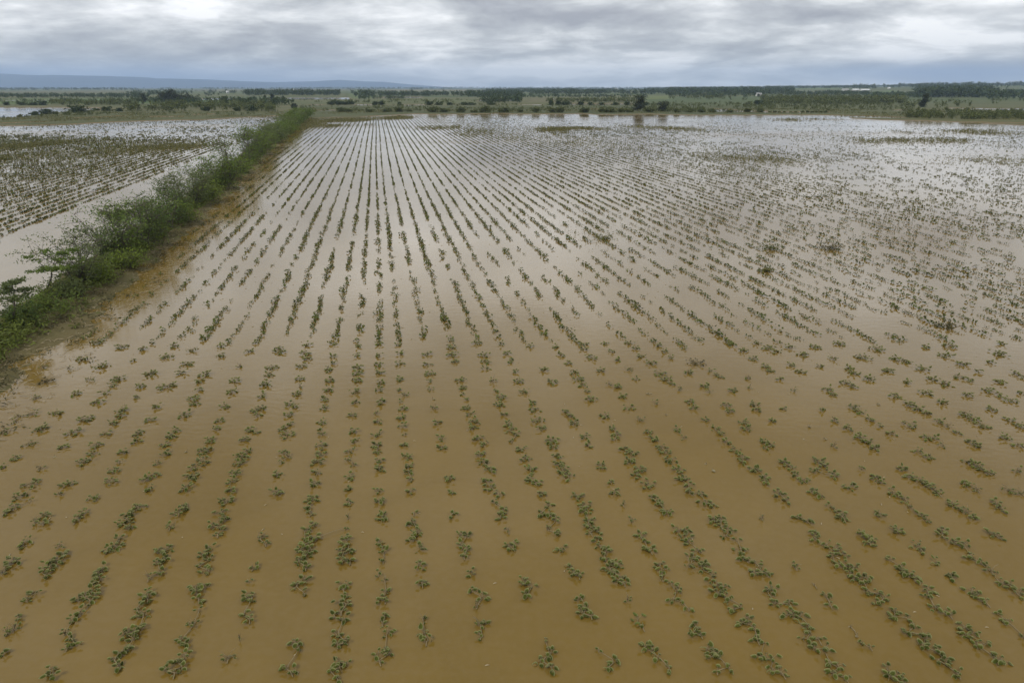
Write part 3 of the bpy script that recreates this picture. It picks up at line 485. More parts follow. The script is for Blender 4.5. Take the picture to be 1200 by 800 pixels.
# nearer ones: stem and small folded leaves; further ones: fewer, broader leaves
def leaf_cloud(X, Y, sc, nl, size, spread, hmin, hmax, g):
    k = len(X); s = g.uniform(.8, 1.2, k) * sc
    P = np.stack([np.repeat(X, nl), np.repeat(Y, nl), np.zeros(k * nl)], -1); ss = np.repeat(s, nl)
    an = g.random(k * nl) * 6.283; rr = np.sqrt(g.random(k * nl)) * spread * ss
    off = np.cos(an)[:, None] * rr[:, None] * CA * .58 + np.sin(an)[:, None] * rr[:, None] * RA * 1.4
    P[:, :2] += off; P[:, 2] = g.uniform(hmin, hmax, k * nl) * ss
    return cards(P, size * ss * g.uniform(.7, 1.3, k * nl), size * .75 * ss, g, up=.7)
dist = np.hypot(X_, Y_)
mbn, mbs = MB(), MB()
b1 = dist < 62; b2 = (dist >= 62) & (dist < 130); b3 = dist >= 130
mbn.quads(leaf_cloud(X_[b1], Y_[b1], R_[b1], 10, .10, .20, .01, .12, rng))
mbn.quads(leaf_cloud(X_[b2], Y_[b2], R_[b2], 8, .115, .15, .005, .08, rng))
mbn.quads(leaf_cloud(X_[b3], Y_[b3], R_[b3], 5, .14, .16, .005, .07, rng))
k = int(b1.sum()); e = rng.normal(size=(k, 2)) * .07
for (x, y, dx, dy) in zip(X_[b1], Y_[b1], e[:, 0], e[:, 1]):
    if rng.random() < .5: tube(mbs, [(x - dx * 2.2, y - dy * 2.2, -.03), (x, y, .05), (x + dx, y + dy, .13)], [.011, .009, .006], 3)
tag(mbn.build('crop_foliage', M_MID), 'endless rows of small crop plants receding over the flooded field to its far edge', 'crop rows', kind='stuff')
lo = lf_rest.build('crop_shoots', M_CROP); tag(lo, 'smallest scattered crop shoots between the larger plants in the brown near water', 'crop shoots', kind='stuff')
st_rest.build('shoot_stems', M_STEM, lo)
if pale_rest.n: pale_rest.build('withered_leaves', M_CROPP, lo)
cs = [o for o in COL.objects if o.name == 'crop_foliage'][0]
mbs.build('crop_stems', M_STEM, cs)

# weeds standing in bands across the far water
def in_poly(P, cnt, g, z=0.0):
    P = np.array(P, float); gx, gy, _ = ground(P[:, 0], P[:, 1])
    x = g.uniform(gx.min(), gx.max(), cnt * 4); y = g.uniform(gy.min(), gy.max(), cnt * 4)
    ok = inside(np.stack([gx, gy], -1), x, y)
    return x[ok][:cnt], y[ok][:cnt]
WEEDS = [([(-30, 173), (60, 166), (240, 163), (292, 164), (230, 174), (100, 180), (-30, 190)], 9000, .32),
         ([(352, 139), (420, 138.5), (475, 136), (490, 139), (470, 144), (345, 151), (338, 149)], 5200, .3),
         ([(480, 148), (560, 147.5), (650, 160), (705, 170), (640, 169), (540, 160)], 1900, .28),
         ([(622, 150), (690, 149.5), (748, 157), (705, 163), (650, 158)], 3600, .30),
         ([(720, 147), (830, 151), (880, 154), (800, 153)], 550, .28),
         ([(990, 163), (1130, 160), (1150, 167), (1010, 168)], 800, .30),
         ([(1040, 152), (1220, 153), (1220, 158), (1060, 157)], 900, .30),
         ([(905, 139), (970, 139.5), (975, 142), (920, 142)], 500, .3),
         ([(1060, 182), (1200, 186), (1200, 194), (1100, 190)], 420, .25),
         ([(820, 178), (930, 185), (940, 192), (850, 190)], 700, .27),
         ([(940, 285), (985, 276), (1000, 292), (960, 300)], 130, .2), ([(1040, 225), (1120, 232), (1110, 242), (1030, 236)], 200, .2),
         ([(700, 262), (745, 268), (735, 282), (695, 276)], 120, .2), ([(230, 195), (275, 190), (262, 205), (235, 212)], 160, .2)]
wm = MB()
WEEDS += [([(-30, 140), (150, 132.5), (342, 132), (342, 136), (230, 139.5), (-30, 147)], 5200, .3), ([(352, 127), (900, 128), (900, 134), (480, 133), (352, 136)], 9000, .32), ([(900, 128), (1230, 132), (1230, 144), (1060, 139), (900, 134)], 5200, .32)]
for P, cnt, hh in WEEDS:
    x, y = in_poly(P, cnt, rng)
    x = x + rng.normal(size=len(x)) * 2.0; y = y + rng.normal(size=len(x)) * 2.2
    keep = (fbm(x * .10, y * .07, 61) > .40 + .22 * rng.random(len(x))); x, y = x[keep], y[keep]
    d_ = np.hypot(x, y); sz = np.clip(d_ * .0016, .1, .34)
    for nl in (3,):
        k = len(x); PP = np.stack([np.repeat(x, nl), np.repeat(y, nl), np.repeat(np.maximum(land_h(x, y), 0), nl) + rng.uniform(.02, hh, k * nl)], -1)
        PP[:, :2] += rng.normal(size=(k * nl, 2)) * .22
        wm.quads(cards(PP, np.repeat(sz, nl) * rng.uniform(.7, 1.4, k * nl), np.repeat(sz, nl) * .5, rng, up=.1))
tag(wm.build('weeds', M_WEED), 'olive weeds growing in bands out of the far shallow water', 'weeds', kind='stuff')

# ------------------------------------------------------------------ shrubs and trees
def woody(name, x, y, z, h, w, leafmat, seed, leafn=2200, leaf_len=.12, stems=6, base_bare=.15, flat=.45, tight=.10, trunk=False, lean=0.0, shape='bush', detail=True):
    g = np.random.default_rng(seed)
    root = empty(name, (x, y, z)); tm, cm = MB(), MB()
    ends = []
    ns = 1 if trunk else stems
    for s in range(ns):
        az = g.random() * 6.28; tilt = g.uniform(.12, .62) if not trunk else g.uniform(.0, .15)
        L = h * g.uniform(.72, 1.0)
        d = np.array([math.cos(az) * math.sin(tilt) * (w / h) * 1.15 + lean, math.sin(az) * math.sin(tilt) * (w / h) * 1.15, math.cos(tilt)])
        p = np.array([g.normal() * .06 * w, g.normal() * .06 * w, -.08]) * (0.3 if trunk else 1); p[2] = -.08
        path = [p]; seg = 6
        for i in range(seg):
            d = unit(d + g.normal(size=3) * (.05 if trunk and shape != 'umb' else .16) * [1, 1, .5]); path.append(path[-1] + d * L / seg)
        path = np.array(path); r0 = (.024 * h if trunk else .013 * h)
        tube(tm, path, np.linspace(r0, r0 * .22, len(path)), 6 if detail else 4)
        for i in range(1, seg + 1):
            zf = path[i, 2] / h
            if zf < base_bare: continue
            for b in range(g.integers(2, 4) if not trunk else g.integers(3, 5)):
                az2 = g.random() * 6.28; wl = w * .5 * g.uniform(.45, 1.0)
                if shape == 'cone': wl *= max(.18, 1.15 - zf)
                elif shape == 'dome': wl *= math.sqrt(max(.1, 1.25 - zf ** 2))
                else: wl *= .55 + .45 * math.sin(min(1, zf * 1.2) * 2.4)
                dd = unit(np.array([math.cos(az2), math.sin(az2), g.uniform(-.05, .55)]))
                q = path[i]; bp = [q]
                for t in range(3):
                    dd = unit(dd + g.normal(size=3) * .22); bp.append(bp[-1] + dd * wl / 3)
                bp = np.array(bp); bp[:, 2] = np.clip(bp[:, 2], .04, h * 1.02)
                tube(tm, bp, np.linspace(r0 * .35, r0 * .12, 4), 4 if detail else 3)
                ends += [bp[1], bp[2], bp[3], bp[3]]
        ends += [path[-1]] * 2
    ends = np.array(ends); k = len(ends)
    den = g.uniform(.15, 1.9, k) ** 1.4; cnt = np.maximum(1, (den / den.sum() * leafn)).astype(int)
    P = np.repeat(ends, cnt, 0) + g.normal(size=(cnt.sum(), 3)) * [tight * h, tight * h, tight * h * flat]
    P = P[P[:, 2] > .02]
    cm.quads(cards(P, leaf_len * g.uniform(.7, 1.35, len(P)), leaf_len * .48, g, up=.45))
    tm.build('trunk' if trunk else 'stems', M_BARK, root); cm.build('crown', leafmat, root)
    return root

HG = 'shrubs along the hedge bank'
# base (x, y) of the sight line, height and width in the same measure, leaves, kind, label
HEDGE = [
 (14, 392, 74, 46, 'G', 'sapling', 'slender leaning sapling with a thin bare trunk at the near left end of the hedge'),
 (53, 354, 58, 66, 'M', 'sapling', 'small umbrella-crowned tree with open branches, second from the near end of the hedge'),
 (20, 390, 24, 60, 'D', 'bush', 'low dark bush around the foot of the nearest leaning sapling'),
 (58, 368, 22, 66, 'M', 'low', 'low spreading green bush beneath the umbrella-crowned small tree'),
 (76, 352, 24, 50, 'G', 'low', 'low grey-green bush between the umbrella-crowned tree and the big feathery bush'),
 (93, 338, 58, 74, 'G', 'bush', 'big feathery grey-green bush with many fanned stems near the hedge\'s near end'),
 (116, 334, 26, 44, 'L', 'low', 'bright lime-green low bush in front of the big feathery bush'),
 (125, 308, 44, 60, 'D', 'bush', 'dark airy bush just behind the big feathery bush'),
 (146, 305, 58, 66, 'M', 'dome', 'tall rounded mid-green bush, the third broad one from the near end of the hedge'),
 (150, 316, 26, 40, 'L', 'low', 'bright green low bush at the foot of the tall rounded bush'),
 (135, 290, 50, 46, 'G', 'sapling', 'thin shoot-like small tree whose flat branch sticks out over the water'),
 (172, 292, 50, 56, 'D', 'dome', 'dense dark green bush in the middle of the near hedge'),
 (186, 280, 42, 44, 'M', 'bush', 'mid-green bush with a ragged top beside the dense dark one'),
 (200, 270, 42, 50, 'D', 'dome', 'dark broad bush before the hedge thins towards the grey bushes'),
 (215, 262, 24, 36, 'L', 'low', 'yellow-green low bush on the field side of the dark broad bush'),
 (218, 250, 40, 46, 'G', 'bush', 'grey-green bush with pale upright shoots halfway along the hedge'),
 (232, 243, 34, 40, 'G', 'bush', 'second of the pair of grey-green bushes halfway along the hedge'),
 (246, 236, 22, 36, 'L', 'low', 'lime low bush at the foot of the grey-green pair'),
 (243, 225, 32, 42, 'M', 'bush', 'loose mid-green bush leaning over the water before the tall dark pair'),
 (264, 222, 32, 36, 'M', 'dome', 'smaller round bush just before the tall dark pair'),
 (272, 212, 42, 40, 'D', 'dome', 'tall dark tree-like bush, near one of the tall pair'),
 (283, 204, 22, 30, 'L', 'low', 'bright low bush below the tall dark pair'),
 (293, 192, 34, 40, 'M', 'dome', 'tall mid-green bush, far one of the tall pair'),
 (305, 182, 26, 30, 'M', 'dome', 'round bush right behind the tall pair'),
 (313, 174, 22, 26, 'G', 'dome', 'grey-green round bush in the far part of the hedge'),
]
FARH = [(320, 168, 20, 24), (326, 162, 18, 22), (331, 157, 17, 20), (336, 153, 15, 18), (340, 149.5, 14, 17), (343, 146, 13, 15), (346, 143, 12, 14), (349, 140.5, 12, 13), (351, 138, 11, 12), (353, 136, 10, 11)]
LM = {'G': M_SHRUBG, 'M': M_SHRUB, 'D': M_SHRUBD, 'L': M_LIME}
def bank_z(x, y): return .22
for i, (px, py, ph, pw, lm, kind, lab) in enumerate(HEDGE):
    X, Y, t = (float(v) for v in ground(px, py)); s = t / F
    h, w = ph * s * (1.24 if kind in ('dome', 'bush') else 1.0 if kind != 'low' else .85), pw * s * .9
    kw = dict(seed=100 + i)
    big = math.sqrt(s / .045)
    ll = .085 + s * 1.1
    if kind == 'sapling': kw.update(leafn=1500, trunk=True, base_bare=.42, flat=.3, tight=.055, leaf_len=ll, shape='umb', lean=.12)
    elif kind == 'low': kw.update(leafn=1500, stems=11, base_bare=0, flat=.8, tight=.17, leaf_len=ll, shape='dome')
    elif kind == 'dome': kw.update(leafn=2700, stems=8, base_bare=.08, flat=.6, tight=.085, leaf_len=ll, shape='dome')
    else: kw.update(leafn=2300, stems=9, base_bare=.12, flat=.5, tight=.06, leaf_len=ll, shape='bush')
    o = woody('small_tree' if kind == 'sapling' else 'hedge_shrub', X, Y, .2, h, w, LM[lm], **kw)
    tag(o, lab, 'tree' if kind == 'sapling' else 'shrub', HG)
for i, (px, py, ph, pw) in enumerate(FARH):
    X, Y, t = (float(v) for v in ground(px, py)); s = t / F
    for side in (0, 1):
        dx = (side - .5) * 9 * s
        o = woody('hedge_shrub', X + dx, Y + side * 3.5 * s * 4, .15, ph * s * rng.uniform(.8, 1.0), pw * s * .9, (M_SHRUB, M_SHRUBG, M_SHRUB)[(i + side) % 3], 300 + i * 2 + side, leafn=1100, leaf_len=.16 + s * .9, stems=5, base_bare=.05, flat=.7, tight=.11, shape='dome', detail=False)
        tag(o, 'one of the closely grown bushes at the narrow far end of the hedge', 'shrub', 'bushes at the far end of the hedge')

# grass of the bank
gm = MB(); cnt = 10500
a = 8 + (HMAX - 8) * rng.random(cnt) ** 1.5; o_ = np.clip(rng.normal(size=cnt) * .62 + .55, -1.8, 2.3)
hh = fbm(a * .6, o_ * 1.2, 71)
keep = hh > .34 + .12 * np.maximum(0, o_ - .6); a, o_ = a[keep], o_[keep]
c = hedge_c(a) + (fbm(a * .12, a * 0, 21) - .5) * 1.2 + o_
P = np.stack([c * CA[0] + a * RA[0], c * CA[1] + a * RA[1], np.zeros(len(a))], -1)
nl = 7; P = np.repeat(P, nl, 0) + rng.normal(size=(len(a) * nl, 3)) * [.16, .16, 0]
oo = np.repeat(o_, nl); aa = np.repeat(a, nl)
P[:, 2] = np.interp(oo, [-1.8, -.6, .7, 2.4], [0, .3, .28, .06]) + rng.random(len(P)) * np.interp(oo, [-1, 0, 1, 2.3], [.45, .6, .45, .12])
L = .16 + aa * .0016
gm.quads(cards(P, L * rng.uniform(.6, 1.4, len(P)), L * .3, rng, up=.15))
tag(gm.build('grass', M_GRASS), 'rank grass and low herbs covering the foot of the hedge bank', 'grass', kind='stuff')
# straw, twigs and drowned plants lying along the muddy edge
dm = MB(); cnt = 2200
a = 8 + 110 * rng.random(cnt) ** 1.6; o_ = rng.uniform(1.3, 4.6, cnt)
c = hedge_c(a) + o_; az = rng.random(cnt) * 3.14; L = rng.uniform(.05, .22, cnt)
px = c * CA[0] + a * RA[0]; py = c * CA[1] + a * RA[1]
for i in range(cnt):
    z = .02 + .09 * max(0, 1 - (o_[i] - 1.2) / 2.2)
    dx, dy = math.cos(az[i]) * L[i], math.sin(az[i]) * L[i]
    tube(dm, [(px[i] - dx, py[i] - dy, z), (px[i], py[i], z + .03), (px[i] + dx, py[i] + dy, z)], [.008, .011, .006], 3)
for i in range(420):
    x, y = rng.uniform(-26, 30), rng.uniform(8, 48); an = rng.random() * 3.14; L_ = rng.uniform(.015, .05)
    dx, dy = math.cos(an) * L_, math.sin(an) * L_
    tube(dm, [(x - dx, y - dy, .004), (x, y, .012), (x + dx, y + dy, .004)], [.008, .014, .007], 4)
tag(dm.build('debris', M_DEBRIS), 'pale straw and twigs stranded along the muddy bank edge and adrift on the brown water', 'debris', kind='stuff')

bm_ = MB(); cnt = 1900
a = 8 + 140 * rng.random(cnt) ** 1.5; o_ = np.clip(1.2 + np.abs(rng.normal(size=cnt)) * 1.3, 1, 4.8)
keep = fbm(a * .5, o_ * .8, 81) > .45; a, o_ = a[keep], o_[keep]
c = hedge_c(a) + o_; nl = 7
P = np.stack([np.repeat(c * CA[0] + a * RA[0], nl), np.repeat(c * CA[1] + a * RA[1], nl), np.zeros(len(a) * nl)], -1) + rng.normal(size=(len(a) * nl, 3)) * [.16, .16, 0]
P[:, 2] = np.interp(np.repeat(o_, nl), [1, 2.5, 4], [.16, .09, .02]) + rng.random(len(P)) * .1
bm_.quads(cards(P, .17 * rng.uniform(.6, 1.5, len(P)), .05, rng, up=.2))
tag(bm_.build('drowned_weeds', M_CROPD), 'brown drowned weeds scattered over the mud beside the hedge bank', 'weeds', kind='stuff')
# weed clumps standing out of the crop rows
for i, (px, py, pw, ph, mt, lab) in enumerate([
    (902, 292, 28, 11, M_CROP, 'dark green bushy weed clump rising among the crop rows in the right half'),
    (972, 292, 28, 12, M_CROPD, 'brownish weed clump right of the dark green one in the right half'),
    (707, 280, 22, 10, M_WEED, 'olive weed clump in the crop rows near the middle of the field'),
    (1114, 385, 34, 10, M_CROPD, 'flattened brown-green weed clump towards the right edge of the field'),
    (896, 318, 16, 8, M_WEED, 'small yellowish weed clump below the dark green bushy one')]):
    X, Y, t = (float(v) for v in ground(px, py)); s = t / F
    tag(woody('weed_clump', X, Y, 0, ph * s * .5, pw * s * .95, mt, 500 + i, leafn=190, leaf_len=.14, stems=9, base_bare=0, flat=.6, tight=.22, shape='dome', detail=False), lab, 'weed', 'weed clumps in the flooded crop')

# single trees and bushes of the country beyond
T1 = 'round olive bush on the strip of land along the far edge of the flooded field'
T2 = 'small dark bush in the thin line behind the far field edge'
T3 = 'low bush growing on the left bank before the pond'
T4 = 'dark tree standing before the long pale strip of water left of the middle'
FT = [
 (1082.5, 126.5, 19, 11, 'D', 'cone', 'dark conical tree standing tallest in the right part of the plain'),
 (747, 131.5, 17, 13, 'D', 'dome', 'taller of two dark trees at the far edge of the flooded field'),
 (776.5, 131.5, 12, 9, 'D', 'dome', 'shorter of two dark trees at the far edge, right of the taller'),
 (169.5, 120.5, 10.5, 8, 'D', 'cone', 'dark pointed tree left of the big grove'),
 (92, 133, 10, 20, 'T', 'dome', 'broad dark tree on the bank beside the left pond'),
 (56, 135, 6, 11, 'T', 'dome', 'small spreading tree left of the broad tree by the pond'),
 (190, 120.5, 13, 14, 'D', 'dome', 'left tree of the big dark grove'), (201, 120.5, 16, 17, 'D', 'dome', 'tallest tree of the big dark grove'),
 (212, 120.5, 15, 16, 'D', 'dome', 'right middle tree of the big dark grove'), (222, 120.5, 12, 14, 'D', 'dome', 'right end tree of the big dark grove'),
 (207, 127, 9, 20, 'O', 'dome', 'pale olive bush in front of the big dark grove'),
 (262, 120, 7, 8, 'T', 'cone', T4), (311, 118.5, 7, 6, 'D', 'cone', T4), (320, 119, 9, 6, 'D', 'cone', T4), (332, 119, 7, 6, 'D', 'cone', T4),
 (345, 128, 7, 7, 'D', 'dome', 'dark bush left of the hedge tip'), (295, 131, 8, 12, 'T', 'dome', 'dark green bush group left of the hedge tip'),
 (279, 131, 6, 9, 'T', 'dome', 'second dark bush left of the hedge tip'), (242, 131, 5, 10, 'T', 'dome', 'low dark bush right of the pale bush before the grove'),
 (127, 131, 5.5, 11, 'T', 'dome', T3), (140, 131.5, 4.5, 9, 'T', 'dome', T3), (41, 136, 4.5, 8, 'T', 'dome', T3), (24, 138, 3.5, 6, 'O', 'dome', T3), (78, 135.5, 4.5, 9, 'O', 'dome', T3), (112, 130.5, 3.5, 6, 'T', 'dome', T3), (66, 135, 3.5, 6, 'O', 'dome', T3),
]
for x, w, h in ((400, 9, 6), (409.5, 7, 4.5), (432, 6, 5), (453, 8, 6), (467, 8, 7), (508, 13, 7), (520, 11, 6), (539, 11, 6), (569, 13, 7), (590, 13, 6), (628, 8, 5), (647, 9, 6), (657, 8, 6.5), (686, 6, 7), (683, 7, 5), (707, 11, 7.5), (718, 9, 6), (729, 8, 5), (738, 8, 4), (762, 11, 6.5), (792, 7, 4.5), (808, 9, 4), (822, 9, 4.5), (835, 8, 4), (855, 8, 4), (876, 7, 5), (890, 6, 5), (610, 7, 4), (556, 7, 3.5), (480, 6, 3.5)):
    FT.append((x, 132 + (0.6 if 480 < x < 900 else 0) + .3 * rng.random(), h, w, 'O', 'dome', T1))
for x, y, h, w in ((388, 123.6, 5, 9), (396, 123.6, 5.5, 10), (404, 123.6, 5, 9), (411, 123.4, 5, 8), (439, 124, 5, 6), (447, 124, 5, 7), (468, 124, 4, 6), (503, 124, 5, 9), (515, 124, 5, 8), (527, 124, 4, 8), (544, 124, 4.5, 9), (553, 124, 4, 7), (575, 124, 5, 8), (645, 124, 6, 5), (653, 124, 6.5, 5), (660, 124, 5, 6), (666, 124, 4.5, 6), (680, 124, 4.5, 6), (692, 124, 4, 6), (705, 124, 4, 6), (722, 124, 4.5, 7), (735, 124, 4.5, 6), (757, 124.5, 5, 8), (887, 123.5, 6, 6), (893, 123.5, 5.5, 7), (8, 124, 4.5, 7), (26, 124, 5, 10), (38, 124, 4.5, 9), (50, 124, 5, 9), (75, 119, 4, 8)):
    FT.append((x, y, h, w, 'T', 'dome', T2))
for x in (903, 908, 914, 921, 927, 932, 938, 945, 951, 957, 963, 968):
    FT.append((x + rng.normal(), 132.9, 1.6 + 1.2 * rng.random(), 2.6, 'O', 'dome', 'small dark tuft in the regular row before pale water at the right far edge'))
TM = {'D': M_TREED, 'T': M_TREE, 'O': M_TREEO}
for i, (px, py, ph, pw, mt, shp, lab) in enumerate(FT):
    X, Y, t = (float(v) for v in ground(px, py)); s = t / F
    h, w = ph * s * rng.uniform(.7, .98), pw * s * rng.uniform(.85, 1.25)
    tall = ph > 8.9
    o = woody('tree' if tall else 'bush', X, Y, .2, h, w, TM[mt], 700 + i, leafn=int(180 + 36 * ph * pw ** .5), leaf_len=.35 + s * .75, stems=5, trunk=shp == 'cone' or ph > 15, base_bare=.08 if shp != 'cone' else .1, flat=.7, tight=.085, shape=shp, detail=False)
    grp = 'bushes and trees beyond the flooded field'
    tag(o, lab, 'tree' if tall else 'bush', grp)

# woods far off: countless trees
def proto_tree(seed, nc, slim=1.0):
    g = np.random.default_rng(seed)
    lobes = g.normal(size=(6, 3)) * [.19, .19, .16] + [0, 0, .50]
    P = lobes[g.integers(0, 6, nc)] + g.normal(size=(nc, 3)) * [.12, .12, .17]
    P[:, :2] *= slim; P[:, 2] = np.abs(P[:, 2])
    Q = cards(P, .22 * g.uniform(.6, 1.3, nc), .16, g, up=.3)
    t = .022
    q = np.array([[[-t, 0, -.05], [t, 0, -.05], [t, 0, .4], [-t, 0, .4]], [[0, -t, -.05], [0, t, -.05], [0, t, .4], [0, -t, .4]]])
    return np.concatenate([Q, q])
PROT = [proto_tree(s, 46, sl) for s, sl in ((1, 1), (2, .8), (3, 1.2), (4, .6), (5, 1.3))]
def scatter_wood(name, mat, label, zones, cat):
    mb = MB()
    for (x0, x1, y0, y1, cnt, h0, h1, thr, seed) in zones:
        px = rng.uniform(x0, x1, cnt); py = y0 + (y1 - y0) * rng.random(cnt)
        X, Y, _ = ground(px, py); Z = land_h(X, Y)
        keep = (fbm(px * .035, py * .6, seed) > thr) & (Z > .05) & (land_h(X, Y - 14) > .05); X, Y, Z = X[keep], Y[keep], Z[keep]
        hs = rng.uniform(h0, h1, len(X)); k = rng.integers(0, len(PROT), len(X)); an = rng.random(len(X)) * 6.28
        for p in range(len(PROT)):
            s = k == p
            if not s.any(): continue
            T = PROT[p]; ca, sa = np.cos(an[s])[:, None, None], np.sin(an[s])[:, None, None]; hh = hs[s][:, None, None]
            q = np.stack([(T[None, ..., 0] * ca - T[None, ..., 1] * sa) * hh * 1.15 + X[s][:, None, None], (T[None, ..., 0] * sa + T[None, ..., 1] * ca) * hh * 1.15 + Y[s][:, None, None], T[None, ..., 2] * hh + np.maximum(Z[s], 0)[:, None, None]], -1)
            mb.quads(q.reshape(-1, 4, 3))
    return tag(mb.build(name, mat), label, cat, kind='stuff')
scatter_wood('horizon_woods', M_TREE, 'dark blue-green woods lining the horizon across the whole plain', [
 (-250, 1450, 102.8, 103.6, 2200, 9, 14, .25, 3), (-250, 1450, 103.6, 104.8, 1800, 7, 11, .36, 5), (-250, 1450, 104.8, 106.5, 800, 5, 8, .52, 6), (570, 800, 105.5, 111.5, 900, 5, 8, .36, 7), (780, 930, 104, 112, 900, 6, 10, .34, 9), (760, 1300, 103, 106, 1500, 6, 10, .30, 91), (930, 1080, 105, 107.5, 260, 5, 8, .45, 92),
 (1000, 1300, 104, 108, 600, 7, 12, .40, 11), (1075, 1160, 108, 115, 420, 7, 11, .25, 12), (1150, 1300, 109, 117, 300, 6, 9, .34, 12)], 'woods')
scatter_wood('treeline', M_TREE, 'broken lines of dark trees between the far fields', [
 (-80, 175, 112.8, 115.4, 330, 2.6, 4.8, .36, 13), (-80, 160, 104.6, 106, 260, 6, 9, .3, 14), (288, 398, 110, 112.6, 260, 5, 8, .28, 15), (444, 606, 111.4, 113.8, 300, 4, 6.5, .38, 17), (412, 440, 110, 114.5, 40, 5, 8, .3, 18), (150, 300, 107, 113, 200, 3, 6, .45, 19), (548, 612, 108, 115.5, 200, 4, 7, .3, 23),
 (560, 760, 112.5, 115.5, 220, 2, 3.5, .40, 29), (785, 900, 111, 115.5, 140, 3, 6, .42, 31), (920, 1020, 110.5, 112.8, 200, 3.5, 5.5, .32, 37), (1020, 1080, 112, 115.5, 110, 3.5, 6, .32, 38), (150, 300, 118, 122, 110, 2.5, 4, .42, 38), (260, 345, 121.5, 124.5, 60, 3, 5, .4, 39), (566, 612, 118.5, 122, 60, 3, 5, .3, 40), (420, 500, 116.2, 117, 40, 3, 4, .4, 81), (-80, 200, 119.5, 121.5, 70, 1.8, 3, .45, 82)], 'trees')
scatter_wood('undergrowth', M_TREEO, 'low green scrub and hedges covering the plain beyond the flood', [
 (892, 1060, 115.5, 123, 620, 2.5, 4.5, .25, 41), (1060, 1260, 132, 141.5, 560, 1.0, 2.3, .3, 43), (150, 320, 123, 131.5, 380, 1.8, 3.6, .42, 47), (60, 160, 121, 124.5, 120, 2, 3.5, .4, 48), (350, 900, 123.5, 132.6, 1200, .6, 1.4, .44, 53), (640, 745, 119, 121, 180, 2, 3.5, .4, 59), (870, 1250, 118, 128, 380, 1.6, 3, .5, 61), (700, 1000, 112, 118, 260, 2.5, 4.5, .5, 67), (-60, 160, 135, 140, 120, .6, 1.3, .45, 71), (740, 910, 121, 133, 500, .8, 1.8, .4, 73), (-60, 150, 115.5, 122, 300, 1, 2, .45, 74), (300, 560, 118, 121.5, 300, 1, 2, .45, 75), (900, 1070, 123, 131.5, 420, .8, 1.7, .42, 76), (-60, 330, 131, 137, 420, .6, 1.3, .45, 77), (900, 1100, 133, 138, 130, .5, 1, .5, 79)], 'scrub')

# farm buildings far off
def house(px, py, wpx, hpx, roofm, lab, rot=0.0, deep=.6):
    X, Y, t = (float(v) for v in ground(px, py)); s = t / F; Z = float(land_h(np.array([X]), np.array([Y]))[0])
    w, h = wpx * s, max(3.2, hpx * s); d = w * deep
    root = empty('farm_building', (X, Y, Z - .1)); root.rotation_euler.z = rot
    hw, hd, e = w / 2, d / 2, h * .6
    mb = MB(); mb.add([(-hw, -hd, -.3), (hw, -hd, -.3), (hw, hd, -.3), (-hw, hd, -.3), (-hw, -hd, e), (hw, -hd, e), (hw, hd, e), (-hw, hd, e), (-hw, 0, h), (hw, 0, h)],
                      [[0, 1, 5, 4], [2, 3, 7, 6], [1, 2, 6, 9, 5], [3, 0, 4, 8, 7]])
    mb.build('wall', M_WALL, root)
    o = .06 * w; th = .25; mb = MB()
    for sg in (-1, 1):
        b = [(-hw - o * .5, sg * (hd + o * .5), e - .2), (hw + o * .5, sg * (hd + o * .5), e - .2), (hw + o * .5, 0, h + .12), (-hw - o * .5, 0, h + .12)]
        v = b + [(x, y, z + th) for x, y, z in b]
        f = [[0, 1, 2, 3], [4, 5, 6, 7], [0, 1, 5, 4], [1, 2, 6, 5], [2, 3, 7, 6], [3, 0, 4, 7]]
        mb.add(v, f)
    mb.build('roof', roofm, root)
    mb = MB()
    x0 = -w * .12; dw = max(1.0, w * .1); y0 = -hd - .03
    mb.add([(x0, y0, -.2), (x0 + dw, y0, -.2), (x0 + dw, y0, e * .7), (x0, y0, e * .7), (x0, y0 - .08, -.2), (x0 + dw, y0 - .08, -.2), (x0 + dw, y0 - .08, e * .7), (x0, y0 - .08, e * .7)],
           [[4, 5, 6, 7], [0, 4, 7, 3], [1, 5, 6, 2], [3, 2, 6, 7]])
    mb.build('door', M_DOOR, root)
    for wx in (-.36, .16, .34):
        mb = MB(); x0 = w * wx; ww = max(.9, w * .07); z0, z1 = e * .35, e * .7
        mb.add([(x0, y0, z0), (x0 + ww, y0, z0), (x0 + ww, y0, z1), (x0, y0, z1), (x0, y0 - .06, z0), (x0 + ww, y0 - .06, z0), (x0 + ww, y0 - .06, z1), (x0, y0 - .06, z1)], [[4, 5, 6, 7], [0, 4, 7, 3], [1, 5, 6, 2], [3, 2, 6, 7], [0, 1, 5, 4]])
        mb.build('window', M_DOOR, root)
    tag(root, lab, 'farm building', 'white farm buildings far across the plain')
